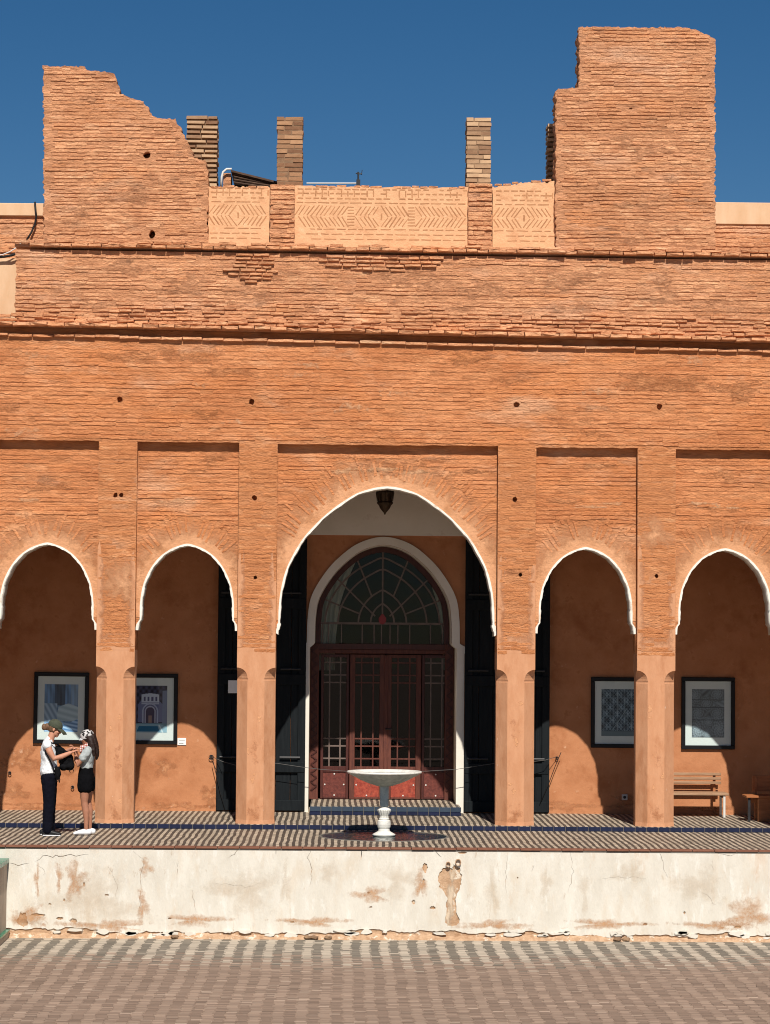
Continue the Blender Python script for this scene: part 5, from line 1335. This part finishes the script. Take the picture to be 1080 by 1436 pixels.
    V2 = [v-Vector((0,0,.007)) for v in V]; m_ = len(V); F2 = [tuple(x+m_ for x in f[::-1]) for f in F]
    b = [i for i in range(n+1)]+[j*(n+1)+n for j in (1,2,3)]+[3*(n+1)+i for i in range(n-1,-1,-1)]+[j*(n+1) for j in (2,1)]
    side = [(b[i], b[(i+1)%len(b)], b[(i+1)%len(b)]+m_, b[i]+m_) for i in range(len(b))]
    o = mesh('visor', [Mx@v for v in V+V2], F+F2+side, 'cap_olive', cap)
    # sunglasses and eyes
    for s in (-1,1):
        bm = bmesh.new(); ellipsoid(bm, T(.074,.034*s,.002), (.014,.024,.018), R(22), 2); me = bpy.data.meshes.new('eye'); bm.to_mesh(me); bm.free(); me.transform(Mx); link('sunglasses_lens', me, 'cable', t, True)
        MB().tube([Mx@T(.07,.055*s,.006), Mx@T(.02,.076*s,.004)], .004, 5).build('sunglasses_arm', 'cable', t)
    # straps across the back and a small pouch on the hip
    st = [(-.055,-.10,1.345),(-.045,-.165,1.27),(-.03,-.183,1.18),(.03,-.172,1.08),(.075,-.165,.98),(.10,-.15,.90)]
    MB().tube([Mx@Vector(p) for p in st], .010, 6).build('strap', 'bag_black', t, True)
    b = thing('waist_pouch', 'small black pouch with dangling tags at the woman\'s hip', 'pouch', c+Vector((.14,-.10,.80)))
    bm = bmesh.new(); loft(bm, [(.135,-.10,.825,.05,.04),(.14,-.10,.87,.06,.048),(.135,-.10,.945,.055,.04)], 12); fuse('pouch', bm, 'bag_black', b, Mx, .008, 2, .01)
    for q in range(3): MB().tube([c+Vector((.13+.018*q,-.15,.83)), c+Vector((.135+.02*q,-.152,.80)), c+Vector((.128+.02*q,-.153,.775-.01*q))], .008, 6).build('tassel', 'bag_black', b)
    b = thing('backpack', 'black backpack slung between the woman and the girl', 'backpack', c+Vector((.27,0,.92)))
    bm = bmesh.new(); ellipsoid(bm, (.245,0,1.06), (.105,.12,.13)); ellipsoid(bm, (.17,-.02,1.16), (.07,.09,.085)); ellipsoid(bm, (.30,-.03,.985), (.065,.09,.065)); ellipsoid(bm, (.215,-.06,.97), (.06,.07,.05)); ellipsoid(bm, (.13,-.02,1.23), (.04,.07,.05)); pk = fuse('pack', bm, 'bag_black', b, Mx, .009, 2, .035)
    MB().tube([c+Vector(p) for p in ((.16,-.05,1.26),(.12,-.10,1.30),(.05,-.14,1.31),(.0,-.15,1.33))], .013, 6).build('shoulder_strap', 'bag_black', b, True)
    MB().tube([c+Vector(p) for p in ((.34,-.06,.96),(.36,-.07,.92),(.35,-.07,.885))], .006, 5).build('loose_strap', 'bag_black', b, True)
    MB().tube([c+Vector(p) for p in ((.30,-.08,.95),(.305,-.09,.91),(.315,-.09,.89))], .006, 5).build('loose_strap', 'bag_black', b, True)
woman()

def girl():
    c = atz(118.5, 1171, TER); c.z = TER
    Mx = Matrix.Translation(c) @ Matrix.Rotation(math.pi, 4, 'Z')      # faces the woman
    t = thing('person', 'girl in patterned cap, grey T-shirt and black shorts with long dark hair, hands raised', 'person', c)
    bm = bmesh.new(); hc = (-.015,0,1.375); T = head(bm, hc, .90, R(14))
    loft(bm, [(-.045,0,1.17,.07,.055),(-.035,0,1.25,.045,.045),(-.025,0,1.32,.043,.043)])
    loft(bm, [(-.01,0,.74,.14,.10),(-.01,0,.86,.13,.09),(-.015,0,.97,.115,.08),(-.03,0,1.08,.13,.09),(-.04,0,1.17,.14,.08),(-.04,0,1.215,.09,.055)])
    for s, f in ((1,.0),(-1,-.035)):
        loft(bm, [(-.01+f,.075*s,.75,.078,.082),(.0+f,.075*s,.60,.066,.070),(.0+f,.072*s,.465,.047,.050),(-.022+f,.072*s,.34,.046,.052),(-.03+f,.072*s,.22,.035,.037),(-.03+f,.072*s,.09,.029,.031)])
        loft(bm, [(-.06+f,.072*s,.05,.028,.032),(-.01+f,.072*s,.05,.030,.034),(.05+f,.072*s,.04,.030,.024)])
    # her left arm is towards the viewer: +y in her own frame after the half turn
    loft(bm, [(-.04,.145,1.185,.045,.045),(.03,.18,1.09,.038,.04),(.095,.185,.995,.033,.034),(.115,.155,1.06,.031,.032),(.125,.105,1.135,.022,.023)])
    hand(bm, (.125,.105,1.135), (.15,-.25,1), (-1,0,0), .86, .6, -1)
    loft(bm, [(-.04,-.145,1.185,.044,.044),(.05,-.17,1.11,.037,.038),(.105,-.15,1.06,.032,.033),(.14,-.08,1.14,.029,.03),(.15,-.02,1.205,.021,.022)])
    hand(bm, (.15,-.02,1.205), (.55,.2,.7), (-.8,0,.6), .86, .6, 1)
    fuse('body', bm, 'skin_b', t, Mx, .0065, 2)
    bm = bmesh.new(); loft(bm, [(-.012,0,.955,.135,.098),(-.015,0,1.02,.13,.092),(-.03,0,1.10,.145,.102),(-.043,0,1.18,.148,.088),(-.042,0,1.225,.11,.066),(-.036,0,1.25,.06,.052)], 20)
    for s in (-1,1): loft(bm, [(-.04,.09*s,1.205,.060,.060),(-.036,.148*s,1.185,.062,.064),(.005,.175*s,1.125,.058,.060),(.025,.182*s,1.095,.056,.057)])
    fuse('shirt', bm, 'shirt_grey', t, Mx, .010, 3, .022)
    bm = bmesh.new(); loft(bm, [(-.01,0,.76,.155,.118),(-.01,0,.86,.148,.110),(-.012,0,.975,.128,.094)], 18)
    for s, f in ((1,.0),(-1,-.02)): loft(bm, [(-.008+f,.078*s,.80,.092,.108),(-.004+f,.080*s,.67,.092,.112)], 16)
    fuse('shorts', bm, 'shorts', t, Mx, .010, 3, .014)
    for s, f in ((1,.01),(-1,-.035)):
        bm = bmesh.new(); loft(bm, [(-.085+f,.072*s,.048,.034,.04),(-.03+f,.072*s,.052,.038,.046),(.06+f,.072*s,.040,.042,.034),(.125+f,.072*s,.028,.037,.022)], 14); fuse('shoe', bm, 'shoe_white', t, Mx, .007, 3)
    # long hair
    bm = bmesh.new(); ellipsoid(bm, T(-.025,0,.008), (.088,.083,.085)); 
    loft(bm, [(-.095,0,1.40,.070,.045),(-.125,0,1.33,.075,.042),(-.150,0,1.25,.072,.036),(-.165,0,1.17,.062,.030),(-.165,.0,1.11,.045,.022),(-.155,0,1.07,.02,.012)])
    loft(bm, [(-.06,.07,1.39,.02,.04),(-.08,.09,1.30,.022,.045),(-.115,.10,1.20,.02,.04),(-.13,.09,1.13,.014,.025)])
    fuse('hair', bm, 'hair_dark', t, Mx, .007, 2, .02)
    # cap: white with black spots
    bm = bmesh.new(); d = bmesh.ops.create_icosphere(bm, subdivisions=4, radius=1); Rm = Matrix.Rotation(R(10), 3, 'Y'); cc = T(-.014,0,.042)
    for v in d['verts']:
        z = max(v.co.z, -.2); v.co = Rm@Vector((v.co.x*.098, v.co.y*.084, z*.078 if z > 0 else z*.25))+cc
    o = fuse('cap', bm, 'cap_print', t, Mx, .005, 1)
    ca = o.data.color_attributes.new('Col', 'FLOAT_COLOR', 'POINT'); r = random.Random(4); n = len(o.data.vertices); co = np.empty(n*3,'f'); o.data.vertices.foreach_get('co', co); co = co.reshape(-1,3)
    col = np.tile(np.array((.55,.53,.52,1.0)), (n,1)); ctr = np.array(Mx@cc)
    for _ in range(80):
        dv = np.array((r.gauss(0,1), r.gauss(0,1), r.uniform(-.1,1))); dv /= np.linalg.norm(dv); q = ctr+dv*np.array((.098,.084,.078)); m_ = np.linalg.norm((co-q)*np.array((1,1,1.2)), axis=1) < r.uniform(.008,.016); col[m_] = (.02,.018,.018,1)
    ca.data.foreach_set('color', col.ravel())
    V = []; F = []; n = 10
    for j, (dx, dz) in enumerate(((.068,.020),(.095,.010),(.115,-.004),(.126,-.014))):
        for i in range(n+1):
            a = (i/n-.5)*2; w = (.078,.072,.056,.028)[j]; V.append(Mx@T(dx-.04*a*a, a*w, dz+.010-.02*a*a))
    for j in range(3):
        for i in range(n): a = j*(n+1)+i; F.append((a, a+1, a+n+2, a+n+1))
    V2 = [v-Vector((0,0,.006)) for v in V]; m_ = len(V); F += [tuple(x+m_ for x in f[::-1]) for f in F]
    b = [i for i in range(n+1)]+[j*(n+1)+n for j in (1,2,3)]+[3*(n+1)+i for i in range(n-1,-1,-1)]+[j*(n+1) for j in (2,1)]
    F += [(b[i], b[(i+1)%len(b)], b[(i+1)%len(b)]+m_, b[i]+m_) for i in range(len(b))]
    mesh('visor', V+V2, F, 'shirt_white', o)
    # printed neckerchief
    bm = bmesh.new()
    d = [( .02,0,1.235,.055,.05),(.015,0,1.275,.058,.055),(.02,0,1.31,.05,.045)]
    loft(bm, [(-.03,0,1.235,.068,.062),(-.028,0,1.27,.060,.056)], 16); ellipsoid(bm, (.045,.03,1.24), (.035,.045,.035)); ellipsoid(bm, (.06,.06,1.20), (.022,.03,.045))
    o = fuse('neckerchief', bm, 'cap_print', t, Mx, .007, 1, .012)
    ca = o.data.color_attributes.new('Col', 'FLOAT_COLOR', 'POINT'); n = len(o.data.vertices); co = np.empty(n*3,'f'); o.data.vertices.foreach_get('co', co); co = co.reshape(-1,3)
    s_ = np.sin(co[:,0]*190)+np.sin(co[:,2]*170+co[:,1]*120); col = np.where((s_ > .2)[:,None], np.array((.72,.62,.58,1.0)), np.array((.36,.09,.07,1.0))); ca.data.foreach_set('color', col.ravel())
    for s in (-1,1):
        bm = bmesh.new(); ellipsoid(bm, T(.066,.032*s,.0), (.010,.014,.008), 0, 2); me = bpy.data.meshes.new('eye'); bm.to_mesh(me); bm.free(); me.transform(Mx); link('eye', me, 'cable', t, True)
girl()
